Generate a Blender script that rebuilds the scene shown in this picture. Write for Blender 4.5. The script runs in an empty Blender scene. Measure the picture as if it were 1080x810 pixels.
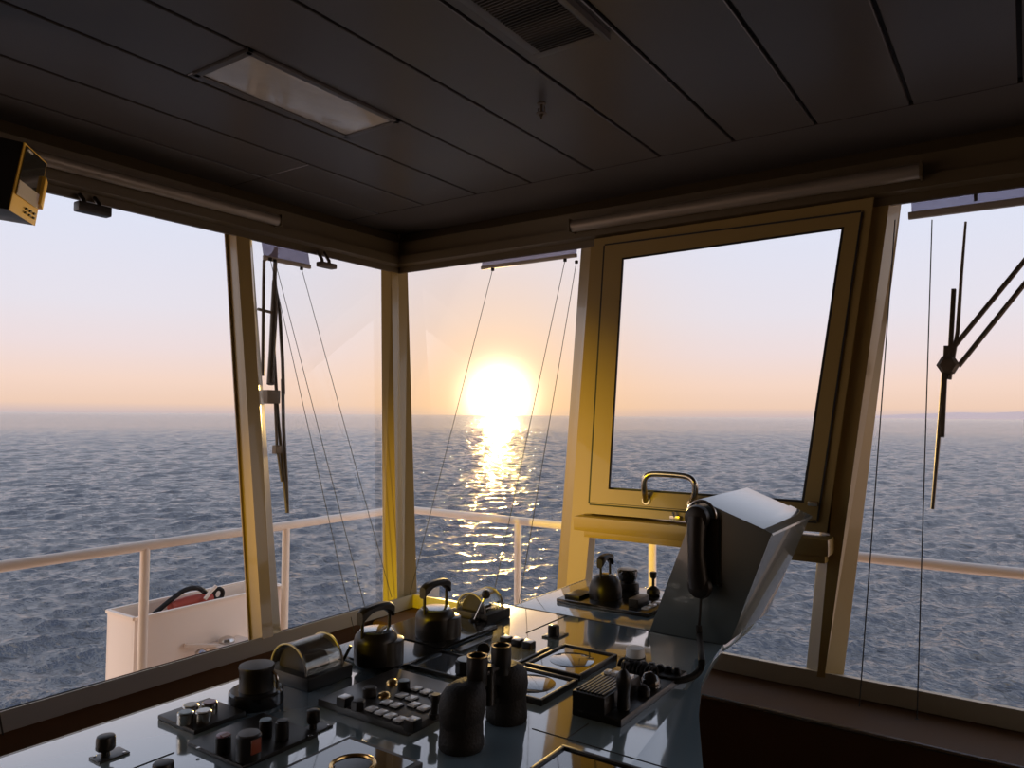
import bpy, bmesh, math, random
import numpy as np
from mathutils import Vector, Matrix
random.seed(7)
C = bpy.context.scene
COL = C.collection
PI = math.pi

# ------------------------------------------------------------------ camera
EYE = 1.5
FPX, CX, CY = 785., 540., 405.
YAW, PIT, ROL = math.radians(34.7), math.radians(2.4), math.radians(0.42)
Fv = Vector((-math.sin(YAW)*math.cos(PIT), math.cos(YAW)*math.cos(PIT), math.sin(PIT)))
R0 = Vector((math.cos(YAW), math.sin(YAW), 0)); U0 = R0.cross(Fv)
Rv = R0*math.cos(ROL)+U0*math.sin(ROL); Uv = -R0*math.sin(ROL)+U0*math.cos(ROL)
cam_d = bpy.data.cameras.new('camera'); cam = bpy.data.objects.new('camera', cam_d); COL.objects.link(cam)
m = Matrix((Rv, Uv, -Fv)).transposed().to_4x4(); m.translation = Vector((0, 0, EYE)); cam.matrix_world = m
cam_d.sensor_width = 36; cam_d.lens = 36*FPX/1080; cam_d.clip_start = .02; cam_d.clip_end = 90000
C.camera = cam
O = Vector((0, 0, EYE))

def ray(x, y): return Fv+Rv*((x-CX)/FPX)-Uv*((y-CY)/FPX)
def atz(x, y, z): d = ray(x, y); return O+d*((z-EYE)/d.z)
def atx(x, y, X): d = ray(x, y); return O+d*(X/d.x)
def aty(x, y, Y): d = ray(x, y); return O+d*(Y/d.y)
ZC = EYE-.47                      # console top
def S(x, y, h=0): return atz(x, y, ZC+h)
# the two window walls lean outwards: inner faces (d = how far in from them)
ZS, ZT = .88, 2.06
LXS, LXT, RYS, RYT = -1.755, -2.045, 1.944, 2.156
kL = (LXT-LXS)/(ZT-ZS); kR = (RYT-RYS)/(ZT-ZS)
def PL(x, y, d=0):                # X = LXS + d + kL (z-ZS)
    r = ray(x, y); t = (LXS+d+kL*(EYE-ZS))/(r.x-kL*r.z); return O+r*t
def PR(x, y, d=0):                # Y = RYS - d + kR (z-ZS)
    r = ray(x, y); t = (RYS-d+kR*(EYE-ZS))/(r.y-kR*r.z); return O+r*t
def XL(z, d=0): return LXS+d+kL*(z-ZS)
def YR(z, d=0): return RYS-d+kR*(z-ZS)

# ------------------------------------------------------------------ materials
def mat(name, col, rough=.5, metal=0., spec=.5, coat=0., noise=0., nscale=20., bump=0., bscale=60.):
    m = bpy.data.materials.new(name); m.use_nodes = True; n = m.node_tree.nodes; l = m.node_tree.links
    b = n['Principled BSDF']; b.inputs['Base Color'].default_value = (*col, 1)
    b.inputs['Roughness'].default_value = rough; b.inputs['Metallic'].default_value = metal
    b.inputs['Specular IOR Level'].default_value = spec; b.inputs['Coat Weight'].default_value = coat
    tc = n.new('ShaderNodeTexCoord')
    if noise:
        t = n.new('ShaderNodeTexNoise'); t.inputs['Scale'].default_value = nscale; t.inputs['Detail'].default_value = 5
        l.new(tc.outputs['Object'], t.inputs['Vector'])
        r = n.new('ShaderNodeMix'); r.data_type = 'RGBA'
        r.inputs[6].default_value = (*[c*(1-noise) for c in col], 1); r.inputs[7].default_value = (*[min(1, c*(1+noise)) for c in col], 1)
        l.new(t.outputs['Fac'], r.inputs[0]); l.new(r.outputs[2], b.inputs['Base Color'])
        mr = n.new('ShaderNodeMapRange'); mr.inputs[3].default_value = max(.02, rough*(1-noise)); mr.inputs[4].default_value = min(1, rough*(1+noise))
        l.new(t.outputs['Fac'], mr.inputs[0]); l.new(mr.outputs[0], b.inputs['Roughness'])
    if bump:
        t2 = n.new('ShaderNodeTexNoise'); t2.inputs['Scale'].default_value = bscale; l.new(tc.outputs['Object'], t2.inputs['Vector'])
        bp = n.new('ShaderNodeBump'); bp.inputs['Strength'].default_value = bump; bp.inputs['Distance'].default_value = .002
        l.new(t2.outputs['Fac'], bp.inputs['Height']); l.new(bp.outputs['Normal'], b.inputs['Normal'])
    return m
M = {}
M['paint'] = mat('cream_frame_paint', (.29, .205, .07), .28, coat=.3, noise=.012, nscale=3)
M['paint_sill2'] = mat('olive_sill_paint', (.44, .40, .30), .4, noise=.02, nscale=3)
M['header'] = mat('header_dimmed_paint', (.085, .064, .033), .35, noise=.06, nscale=6)  # cream header paint darkened, its dimness put into the colour
M['paint_sill'] = mat('grey_sill_paint', (.42, .40, .37), .4, noise=.06, nscale=6)
M['ceil'] = mat('ceiling_panel_grey', (.058, .052, .048), .33, noise=.05, nscale=3)
M['ceil_gap'] = mat('ceiling_gap_black', (.012, .012, .012), .8)
M['wall'] = mat('brown_veneer_wall', (.16, .11, .07), .6, noise=.04, nscale=4)
M['brown'] = mat('brown_ledge_laminate', (.15, .08, .04), .8, spec=.2, noise=.25, nscale=7)
M['floor'] = mat('dark_floor_vinyl', (.12, .11, .10), .5, noise=.2, nscale=9)
M['console'] = mat('console_blue_grey', (.20, .275, .32), .09, spec=.9, coat=1.0, noise=.04, nscale=5)
for _k in ('console',): M[_k].node_tree.nodes['Principled BSDF'].inputs['Coat IOR'].default_value = 1.72; M[_k].node_tree.nodes['Principled BSDF'].inputs['Coat Roughness'].default_value = .03
M['pod'] = mat('cabinet_blue_grey', (.085, .105, .105), .24, spec=.9, coat=.6, noise=.05, nscale=5, bump=.05, bscale=9)
M['black'] = mat('black_plastic', (.015, .012, .009), .38, spec=.35, noise=.2, nscale=30)
M['black_gloss'] = mat('black_gloss_plastic', (.018, .016, .014), .12, spec=.8)
M['screen'] = mat('dark_glass_screen', (.03, .035, .04), .05, spec=1.0, coat=1.0)
M['dial'] = mat('grey_dial_glass', (.10, .12, .14), .07, spec=1.0, coat=1.0)
M['rubber'] = mat('black_rubber', (.012, .010, .008), .65, spec=.3, bump=.5, bscale=250)
M['plate'] = mat('brown_black_plate', (.05, .045, .04), .3, noise=.1)
M['key'] = mat('pale_key_plastic', (.86, .82, .78), .25, coat=.8, noise=.03)
M['white'] = mat('white_plastic', (.75, .75, .73), .35, noise=.03)
M['blue_cap'] = mat('pale_blue_cap', (.35, .45, .50), .3, noise=.05)
M['purple'] = mat('mauve_cap', (.40, .25, .33), .3, noise=.05)
M['orange'] = mat('orange_red_cap', (.22, .04, .012), .35, noise=.1)
M['brass'] = mat('brass', (.75, .50, .20), .25, metal=1., noise=.1)
M['steel'] = mat('brushed_steel', (.55, .52, .48), .25, metal=1., noise=.1, nscale=50)
M['alu'] = mat('aluminium_bar', (.36, .32, .27), .4, metal=.3, noise=.05)
M['wiper'] = mat('wiper_dark_metal', (.10, .08, .06), .45, metal=.4, noise=.2)
M['rail'] = mat('railing_white_paint', (.90, .76, .62), .5, noise=.05, nscale=8)
M['tank'] = mat('locker_white_paint', (.92, .79, .67), .45, noise=.05, nscale=3)
M['red'] = mat('red_rubber', (.42, .06, .03), .6, noise=.2)
M['cord'] = mat('dark_cord', (.03, .028, .025), .7)
M['tube'] = mat('blind_casing_grey', (.20, .17, .13), .35, metal=.2, noise=.05, nscale=5)
M['gasket'] = mat('gasket_black', (.01, .01, .01), .6)
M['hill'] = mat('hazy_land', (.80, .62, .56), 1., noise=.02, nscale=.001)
M['yellow'] = mat('sunlit_yellow', (.85, .50, .06), .4)  # warm sun glint on the wall display, put into the colour

def glass_mat(name, tint=(1, 1, 1), refl=.5, rough=0.0, base_alpha=1.0, diff=None):
    m = bpy.data.materials.new(name); m.use_nodes = True; n = m.node_tree.nodes; l = m.node_tree.links
    for x in list(n): n.remove(x)
    out = n.new('ShaderNodeOutputMaterial'); tr = n.new('ShaderNodeBsdfTransparent'); tr.inputs[0].default_value = (*tint, 1)
    gl = n.new('ShaderNodeBsdfGlossy'); gl.inputs['Roughness'].default_value = rough; gl.inputs[0].default_value = (1, 1, 1, 1)
    fr = n.new('ShaderNodeFresnel'); fr.inputs[0].default_value = 1.45
    mu = n.new('ShaderNodeMath'); mu.operation = 'MULTIPLY'; mu.inputs[1].default_value = refl; l.new(fr.outputs[0], mu.inputs[0])
    mx = n.new('ShaderNodeMixShader'); l.new(mu.outputs[0], mx.inputs[0])
    first = tr
    if diff:
        df = n.new('ShaderNodeBsdfDiffuse'); df.inputs[0].default_value = (*diff[:3], 1)
        mx0 = n.new('ShaderNodeMixShader'); mx0.inputs[0].default_value = diff[3]; l.new(tr.outputs[0], mx0.inputs[1]); l.new(df.outputs[0], mx0.inputs[2]); first = mx0
    l.new(first.outputs[0], mx.inputs[1]); l.new(gl.outputs[0], mx.inputs[2]); l.new(mx.outputs[0], out.inputs[0]); return m
M['glass'] = glass_mat('window_glass', refl=.06)
M['dome'] = glass_mat('clear_dome_plastic', (.85, .85, .82), .9, .04, diff=(.5, .45, .35, .08))
M['film'] = glass_mat('sunscreen_film', (.62, .62, .72), .3, diff=(.55, .5, .6, .35))
M['diffuser'] = mat('lamp_diffuser', (.42, .40, .36), .12, spec=.8, coat=.6, noise=.15, nscale=14, bump=.5, bscale=30)
def grille_mat():
    m = mat('grille_mesh', (.05, .045, .04), .5); n = m.node_tree.nodes; l = m.node_tree.links
    t = n.new('ShaderNodeTexCoord'); w = n.new('ShaderNodeTexWave'); w.bands_direction = 'Y'; w.inputs['Scale'].default_value = 40
    l.new(t.outputs['Object'], w.inputs['Vector']); r = n.new('ShaderNodeValToRGB'); r.color_ramp.elements[0].color = (.008, .008, .008, 1); r.color_ramp.elements[1].color = (.07, .06, .05, 1)
    l.new(w.outputs['Fac'], r.inputs[0]); l.new(r.outputs[0], n['Principled BSDF'].inputs['Base Color']); return m
M['grille'] = grille_mat()

# ------------------------------------------------------------------ mesh builder
class MB:
    def __init__(s): s.bm = bmesh.new()
    def _add(s, b, mtx=None):
        if mtx is not None: bmesh.ops.transform(b, matrix=mtx, verts=b.verts)
        me = bpy.data.meshes.new('t'); b.to_mesh(me); b.free(); s.bm.from_mesh(me); bpy.data.meshes.remove(me); return s
    def box(s, x0, x1, y0, y1, z0, z1, bev=0., mtx=None, seg=2):
        b = bmesh.new(); bmesh.ops.create_cube(b, size=1)
        bmesh.ops.transform(b, matrix=Matrix.Translation(((x0+x1)/2, (y0+y1)/2, (z0+z1)/2)) @ Matrix.Diagonal((abs(x1-x0), abs(y1-y0), abs(z1-z0), 1)), verts=b.verts)
        if bev: bmesh.ops.bevel(b, geom=b.edges[:], offset=bev, segments=seg, affect='EDGES', profile=.7)
        return s._add(b, mtx)
    def lathe(s, c, prof, seg=32, mtx=None, axis=None):
        """prof: list of (r, z) from bottom to top, relative to c."""
        b = bmesh.new(); rings = []
        for r, z in prof:
            if r < 1e-6: rings.append([b.verts.new((0, 0, z))])
            else: rings.append([b.verts.new((r*math.cos(2*PI*i/seg), r*math.sin(2*PI*i/seg), z)) for i in range(seg)])
        for a, q in zip(rings, rings[1:]):
            for i in range(seg):
                j = (i+1) % seg
                if len(a) == 1 and len(q) == 1: continue
                if len(a) == 1: b.faces.new((a[0], q[j], q[i]))
                elif len(q) == 1: b.faces.new((a[i], a[j], q[0]))
                else: b.faces.new((a[i], a[j], q[j], q[i]))
        if len(rings[0]) > 1: b.faces.new(rings[0][::-1])
        if len(rings[-1]) > 1: b.faces.new(rings[-1])
        mm = Matrix.Translation(c)
        if axis is not None: mm = mm @ Vector((0, 0, 1)).rotation_difference(Vector(axis)).to_matrix().to_4x4()
        if mtx is not None: mm = mtx @ mm
        return s._add(b, mm)
    def cyl(s, c, r, h, seg=28, axis=None, bev=None, r2=None):
        r2 = r if r2 is None else r2; e = min(r, r2)*.12 if bev is None else bev
        return s.lathe(c, [(max(r-e, 1e-4), 0), (r, e), (r2, h-e), (max(r2-e, 1e-4), h)], seg, axis=axis)
    def tube(s, pts, r, seg=10, smooth=0, flat=None):
        pts = [Vector(p) for p in pts]
        for _ in range(smooth):
            q = [pts[0]]
            for a, b in zip(pts, pts[1:]): q += [a.lerp(b, .25), a.lerp(b, .75)]
            q.append(pts[-1]); pts = q
        b = bmesh.new(); rings = []; up = None; n = len(pts)
        for i, p in enumerate(pts):
            t = (pts[min(i+1, n-1)]-pts[max(i-1, 0)]).normalized()
            if up is None: up = Vector((0, 0, 1)) if abs(t.z) < .9 else Vector((1, 0, 0))
            a = t.cross(up).normalized(); up = a.cross(t).normalized()
            rr = r[i] if isinstance(r, (list, tuple)) and len(r) == n else (r if not isinstance(r, (list, tuple)) else r[0]+(r[-1]-r[0])*i/(n-1))
            f = flat or 1
            rings.append([b.verts.new(p+a*(rr*math.cos(2*PI*k/seg))+up*(rr*f*math.sin(2*PI*k/seg))) for k in range(seg)])
        for a, q in zip(rings, rings[1:]):
            for i in range(seg): j = (i+1) % seg; b.faces.new((a[i], a[j], q[j], q[i]))
        b.faces.new(rings[0][::-1]); b.faces.new(rings[-1])
        return s._add(b)
    def prism(s, A, B, bev=0.):
        b = bmesh.new(); a = [b.verts.new(Vector(p)) for p in A]; q = [b.verts.new(Vector(p)) for p in B]; n = len(a)
        for i in range(n): j = (i+1) % n; b.faces.new((a[i], a[j], q[j], q[i]))
        b.faces.new(a[::-1]); b.faces.new(q)
        bmesh.ops.recalc_face_normals(b, faces=b.faces)
        if bev: bmesh.ops.bevel(b, geom=b.edges[:], offset=bev, segments=2, affect='EDGES', profile=.7)
        return s._add(b)
    def bar(s, p0, p1, w, t, side=None, bev=0.):
        """rectangular bar from p0 to p1; w across 'side', t the other way."""
        p0, p1 = Vector(p0), Vector(p1); d = (p1-p0).normalized(); sd = Vector(side or (0, 0, 1)); a = (sd-d*sd.dot(d)).normalized(); c = d.cross(a)
        f = lambda p: [p+a*(w/2)+c*(t/2), p-a*(w/2)+c*(t/2), p-a*(w/2)-c*(t/2), p+a*(w/2)-c*(t/2)]
        return s.prism(f(p0), f(p1), bev)
    def build(s, name, material, parent=None, label=None, cat=None, group=None, kind=None, flat=False, origin=None):
        bmesh.ops.recalc_face_normals(s.bm, faces=s.bm.faces)
        me = bpy.data.meshes.new(name)
        vs = [v.co for v in s.bm.verts]
        if parent is None and origin is None:
            lo = [min(v[i] for v in vs) for i in range(3)]; hi = [max(v[i] for v in vs) for i in range(3)]
            origin = Vector(((lo[0]+hi[0])/2, (lo[1]+hi[1])/2, lo[2]))
        if parent is not None: origin = world_loc(parent)
        bmesh.ops.translate(s.bm, vec=-Vector(origin), verts=s.bm.verts)
        s.bm.to_mesh(me); s.bm.free()
        if not flat:
            me.polygons.foreach_set('use_smooth', [True]*len(me.polygons)); me.set_sharp_from_angle(angle=math.radians(35))
        o = bpy.data.objects.new(name, me); COL.objects.link(o)
        o.data.materials.append(M[material] if isinstance(material, str) else material)
        if parent is not None: o.parent = parent
        else: o.location = origin
        if label: o['label'] = label
        if cat: o['category'] = cat
        if group: o['group'] = group
        if kind: o['kind'] = kind
        return o
def world_loc(o):
    v = Vector(o.location); p = o.parent
    while p is not None: v += Vector(p.location); p = p.parent
    return v
def thing(name, label, cat, loc, group=None, kind=None):
    o = bpy.data.objects.new(name, None); COL.objects.link(o); o.location = Vector(loc); o.empty_display_size = .02
    o['label'] = label; o['category'] = cat
    if group: o['group'] = group
    return o
def struct(mb, name, m, label=None, parent=None, flat=True):
    return mb.build(name, m, parent, label=label, kind='structure' if parent is None else None, flat=flat)

# ------------------------------------------------------------------ world: sunset sky
SUN = ray(526, 419).normalized()
w = bpy.data.worlds.new('sunset_sky'); C.world = w; w.use_nodes = True
n = w.node_tree.nodes; l = w.node_tree.links
for x in list(n): n.remove(x)
def mathn(op, a, b=None, c=None, clamp=False):
    k = n.new('ShaderNodeMath'); k.operation = op; k.use_clamp = clamp
    for i, v in enumerate((a, b, c)):
        if v is None: continue
        if isinstance(v, (int, float)): k.inputs[i].default_value = v
        else: l.new(v, k.inputs[i])
    return k.outputs[0]
tc = n.new('ShaderNodeTexCoord'); nm = n.new('ShaderNodeVectorMath'); nm.operation = 'NORMALIZE'; l.new(tc.outputs['Generated'], nm.inputs[0])
sp = n.new('ShaderNodeSeparateXYZ'); l.new(nm.outputs[0], sp.inputs[0])
z = sp.outputs['Z']
def ramp(fac, stops):
    r = n.new('ShaderNodeValToRGB'); e = r.color_ramp.elements
    while len(e) < len(stops): e.new(.5)
    for i, (p, c) in enumerate(stops): e[i].position = p; e[i].color = (*c, 1)
    l.new(fac, r.inputs[0]); return r.outputs[0]
def srgb(r, g, b): return tuple(((v/255/12.92) if v/255 <= .04045 else ((v/255+.055)/1.055)**2.4) for v in (r, g, b))
zc = mathn('MULTIPLY', z, 1.0, clamp=True)
sky = ramp(zc, [(0., srgb(206, 186, 186)), (.012, srgb(240, 206, 184)), (.040, srgb(246, 216, 200)), (.08, srgb(239, 222, 222)), (.13, srgb(232, 227, 236)), (.26, srgb(222, 228, 247)), (.42, srgb(208, 216, 236)), (.65, srgb(172, 188, 218)), (1., srgb(95, 125, 180))])
# sky brightened away from the sun, added to light the rail and locker
dt = n.new('ShaderNodeVectorMath'); dt.operation = 'DOT_PRODUCT'; dt.inputs[1].default_value = SUN; l.new(nm.outputs[0], dt.inputs[0])
dot = dt.outputs['Value']
side = n.new('ShaderNodeMapRange'); side.interpolation_type = 'SMOOTHSTEP'; side.inputs[1].default_value = -.6; side.inputs[2].default_value = .75; side.inputs[3].default_value = 2.2; side.inputs[4].default_value = 1.; l.new(dot, side.inputs[0])
ang = mathn('ARCCOSINE', mathn('MINIMUM', dot, 1.0))
def gauss(wid):
    q = mathn('DIVIDE', ang, wid); return mathn('EXPONENT', mathn('MULTIPLY', mathn('MULTIPLY', q, q), -1.0))
wm = n.new('ShaderNodeMix'); wm.data_type = 'RGBA'; l.new(mathn('MULTIPLY', gauss(.20), .6), wm.inputs[0]); l.new(sky, wm.inputs[6]); wm.inputs[7].default_value = (*srgb(250, 196, 128), 1); sky = wm.outputs[2]
wr = n.new('ShaderNodeMapRange'); wr.interpolation_type = 'SMOOTHSTEP'; wr.inputs[1].default_value = .3; wr.inputs[2].default_value = -.6; wr.inputs[3].default_value = 0.; wr.inputs[4].default_value = 1.; l.new(dot, wr.inputs[0])
wx = n.new('ShaderNodeMix'); wx.data_type = 'RGBA'; wx.blend_type = 'MULTIPLY'; l.new(wr.outputs[0], wx.inputs[0]); l.new(sky, wx.inputs[6]); wx.inputs[7].default_value = (1., .84, .62, 1); sky = wx.outputs[2]
bg1 = n.new('ShaderNodeBackground'); l.new(sky, bg1.inputs[0]); l.new(side.outputs[0], bg1.inputs[1])
# sun glow: wide orange halo, then tight yellow-white blob, cut soft at the horizon
ang = mathn('ARCCOSINE', mathn('MINIMUM', dot, 1.0))
def gauss(wid):
    q = mathn('DIVIDE', ang, wid); return mathn('EXPONENT', mathn('MULTIPLY', mathn('MULTIPLY', q, q), -1.0))
def bgadd(prev, col, st):
    b = n.new('ShaderNodeBackground'); b.inputs[0].default_value = (*col, 1); l.new(st, b.inputs[1])
    a = n.new('ShaderNodeAddShader'); l.new(prev, a.inputs[0]); l.new(b.outputs[0], a.inputs[1]); return a.outputs[0]
sh = bgadd(bg1.outputs[0], (1, .52, .12), mathn('MULTIPLY', gauss(.16), .08))
sh = bgadd(sh, (1, .72, .30), mathn('MULTIPLY', gauss(.085), .22))
sh = bgadd(sh, (1, .85, .55), mathn('MULTIPLY', gauss(.034), 5.0))
# below the horizon
out = n.new('ShaderNodeOutputWorld'); l.new(sh, out.inputs[0])
# one little pink cloud bank low on the right, in the sky itself
sun_d = bpy.data.lights.new('sun', 'SUN'); sun = bpy.data.objects.new('sun', sun_d); COL.objects.link(sun)
sun_d.energy = 1.2; sun_d.color = (1, .63, .18); sun_d.angle = math.radians(1.6)
SL = Vector((SUN.x, SUN.y, 0)).normalized(); SL.z = math.tan(math.radians(2.2))
sun.rotation_euler = SL.to_track_quat('Z', 'Y').to_euler(); sun.location = (0, 0, 8)

# added spot, standing in for sunlight bounced off aft glass onto the window posts
LP = Vector((-1.50, -1.9, 1.52)); LT = Vector((-1.40, 1.95, 1.22))
ld = bpy.data.lights.new('bounce_fill_spot', 'SPOT'); ldo = bpy.data.objects.new('bounce_fill_spot', ld); COL.objects.link(ldo)
ld.energy = 720; ld.color = (1, .67, .0); ld.spot_size = math.radians(21); ld.spot_blend = 1.; ld.shadow_soft_size = .04
ldo.location = LP+(LT-LP).normalized()*.09; ldo.rotation_euler = (LP-LT).to_track_quat('Z', 'Y').to_euler()

# ------------------------------------------------------------------ sea
SEA_Z = -13.5
def sea():
    rng = np.random.default_rng(5)
    NA = 740
    r = np.concatenate([14*np.exp(np.linspace(0, math.log(900/14.), 1500)), 900*np.exp(np.linspace(0, math.log(50.), 90)[1:])]); NR = len(r)
    a0, a1 = math.radians(34.7-58), math.radians(34.7+58)
    a = np.linspace(a0, a1, NA)
    Rr, A = np.meshgrid(r, a, indexing='ij')
    X = -Rr*np.sin(A); Y = Rr*np.cos(A); Z = np.zeros_like(X); DX = np.zeros_like(X); DY = np.zeros_like(X)
    sp_r = np.gradient(r)[:, None]*np.ones_like(A); sp_a = Rr*(a[1]-a[0]); sp = np.maximum(sp_r, sp_a)
    wd = math.radians(150)
    for i in range(130):
        L = .38*math.exp(rng.uniform(0, math.log(7/.38))); th = wd+rng.normal(0, .55); k = 2*PI/L
        amp = .0072*L**.82*rng.uniform(.5, 1.4)
        ph = k*(X*math.cos(th)+Y*math.sin(th))+rng.uniform(0, 2*PI)
        fade = np.clip((L/sp-2.)/2., 0, 1)
        Z += amp*fade*np.cos(ph); DX -= .8*amp*fade*math.cos(th)*np.sin(ph); DY -= .8*amp*fade*math.sin(th)*np.sin(ph)
    co = np.stack([X+DX, Y+DY, Z], -1).reshape(-1, 3).astype(np.float32)
    me = bpy.data.meshes.new('sea'); me.vertices.add(len(co)); me.vertices.foreach_set('co', co.ravel())
    i = np.arange(NR-1)[:, None]*NA+np.arange(NA-1)[None, :]
    q = np.stack([i, i+1, i+NA+1, i+NA], -1).reshape(-1, 4).astype(np.int32); q = q[:, ::-1]
    me.loops.add(q.size); me.loops.foreach_set('vertex_index', np.ascontiguousarray(q).ravel())
    me.polygons.add(len(q)); me.polygons.foreach_set('loop_start', np.arange(0, q.size, 4, dtype=np.int32)); me.polygons.foreach_set('loop_total', np.full(len(q), 4, np.int32))
    me.update(calc_edges=True); me.validate()
    if me.polygons[0].normal.z < 0: me.flip_normals()
    me.polygons.foreach_set('use_smooth', [True]*len(me.polygons))
    o = bpy.data.objects.new('sea', me); COL.objects.link(o); o.location = (0, 0, SEA_Z); o['kind'] = 'structure'; o['label'] = 'open blue-grey sea rippling out to the horizon'
    m = mat('sea_water', (.046, .046, .048), .14, spec=.5); n = m.node_tree.nodes; l = m.node_tree.links; b = n['Principled BSDF']; b.inputs['IOR'].default_value = 1.85
    t = n.new('ShaderNodeTexCoord'); prev = None
    for sc, st, rot, sx in ((.30, .7, .4, 2.2), (1.1, .36, .7, 2.0), (3.6, .10, .2, 1.6), (9., .02, .9, 1.3)):
        mp = n.new('ShaderNodeMapping'); mp.inputs['Rotation'].default_value = (0, 0, rot); mp.inputs['Scale'].default_value = (1, sx, 1); l.new(t.outputs['Object'], mp.inputs[0])
        nz = n.new('ShaderNodeTexNoise'); nz.inputs['Scale'].default_value = sc; nz.inputs['Detail'].default_value = 2; l.new(mp.outputs[0], nz.inputs['Vector'])
        bp = n.new('ShaderNodeBump'); bp.inputs['Strength'].default_value = 1; bp.inputs['Distance'].default_value = st; l.new(nz.outputs['Fac'], bp.inputs['Height'])
        if prev is not None: l.new(prev, bp.inputs['Normal'])
        prev = bp.outputs['Normal']
    l.new(prev, b.inputs['Normal']); me.materials.append(m)
sea()
# faint land along the horizon at the right
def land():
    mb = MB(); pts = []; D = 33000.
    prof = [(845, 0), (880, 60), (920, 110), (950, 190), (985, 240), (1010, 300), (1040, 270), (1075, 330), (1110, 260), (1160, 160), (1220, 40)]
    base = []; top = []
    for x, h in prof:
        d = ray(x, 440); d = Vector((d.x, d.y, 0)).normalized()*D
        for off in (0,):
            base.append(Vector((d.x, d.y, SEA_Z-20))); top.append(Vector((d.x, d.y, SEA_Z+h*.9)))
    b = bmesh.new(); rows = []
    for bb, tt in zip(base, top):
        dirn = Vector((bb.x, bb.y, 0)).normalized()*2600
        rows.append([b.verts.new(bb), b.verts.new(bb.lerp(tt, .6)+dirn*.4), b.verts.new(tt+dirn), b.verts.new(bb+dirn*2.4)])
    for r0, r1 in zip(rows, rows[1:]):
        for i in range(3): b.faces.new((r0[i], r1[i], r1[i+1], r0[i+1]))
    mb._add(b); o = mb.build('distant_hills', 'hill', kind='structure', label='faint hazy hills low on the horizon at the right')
land()

# ------------------------------------------------------------------ room shell
XB, YB = 2.6, -2.6            # inboard and aft walls
ZCEIL = EYE+.72
mb = MB(); mb.box(-1.9, XB, YB, 2.1, -.08, 0); struct(mb, 'floor', 'floor', 'dark vinyl deck floor of the wheelhouse')
# ceiling: black void with separate panel strips under it
gx = [-2.62, -1.905, -1.695, -1.469, -1.254, -1.039, -.826, -.619, -.415, -.207, .0, .21, .42, .63, .84, 1.05, 1.26, 1.47, 1.68, 1.89, 2.1, 2.31, 2.6]
mb = MB(); mb.box(-2.6, XB, YB, 2.6, ZCEIL+.012, ZCEIL+.06); slab = struct(mb, 'ceiling', 'ceil_gap', 'dark grey strip-panelled ceiling')
g = .0045
mb = MB()
for a, b_ in zip(gx, gx[1:]):
    ys = [YB, -1.2, 1.907]
    if a < -1.9: ys = [YB, 1.41, 1.907]
    if abs(a+1.469) < .01: ys = [YB, .885, 1.907]
    if abs(a+.826) < .01: ys = [YB, .3, 1.907]
    if abs(a+.415) < .01: ys = [YB, 1.02+.0, 1.907]
    for y0, y1 in zip(ys, ys[1:]):
        e = g if b_ != -.619 else g*.8
        mb.box(a+g, b_-g, y0+.001, y1-.001, ZCEIL, ZCEIL+.012, .0015, seg=1)
mb.box(-2.6, XB, 1.909, 2.6, ZCEIL, ZCEIL+.012)
struct(mb, 'ceiling_panel', 'ceil', 'dark grey ceiling strips', parent=slab)

# left window wall: sill, wall below, header
def lpoly(prof, y0, y1):      # profile of (x,z)
    return [Vector((x, y0, z)) for x, z in prof], [Vector((x, y1, z)) for x, z in prof]
def rpoly(prof, x0, x1):
    return [Vector((x0, y, z)) for y, z in prof], [Vector((x1, y, z)) for y, z in prof]
ZB = EYE-.665                  # bottom of the sill faces
YEND, XEND = 2.3, XB
mb = MB(); mb.prism(*lpoly([(LXS, ZS), (LXS, ZB), (LXS-.14, ZB), (LXS-.14, ZS-.08), (LXS-.05, ZS-.0165)], YB, RYS+.14)); struct(mb, 'trim_1', 'paint_sill', 'grey painted sill below the left windows')
mb = MB(); mb.prism(*lpoly([(LXS-.02, ZB), (LXS-.02, 0), (LXS-.14, 0), (LXS-.14, ZB)], YB, RYS+.14)); mb.box(LXS-.02, -1.20, YB, 1.70, .0, .74)
struct(mb, 'wall_left', 'brown', 'dark brown lining below the left sill')
mb = MB(); mb.prism(*rpoly([(RYS, ZS), (RYS, ZB), (RYS+.14, ZB), (RYS+.14, ZS-.08), (RYS+.05, ZS-.011)], LXS, XEND)); struct(mb, 'trim_2', 'paint_sill2', 'cream painted sill below the front windows')
ZL = EYE-.668
mb = MB(); mb.prism(*rpoly([(1.762, ZL), (1.752, ZL-.006), (1.752, 0), (RYS+.14, 0), (RYS+.14, ZL)], LXS, XEND))
struct(mb, 'wall_front', 'brown', 'dark brown casing and ledge below the front windows')
mb = MB(); mb.tube([(-.66, 1.754, ZL-.001), (XEND, 1.754, ZL-.001)], .0055, 8); struct(mb, 'trim_3', 'steel', 'thin metal edge strip on the brown ledge')
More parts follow.
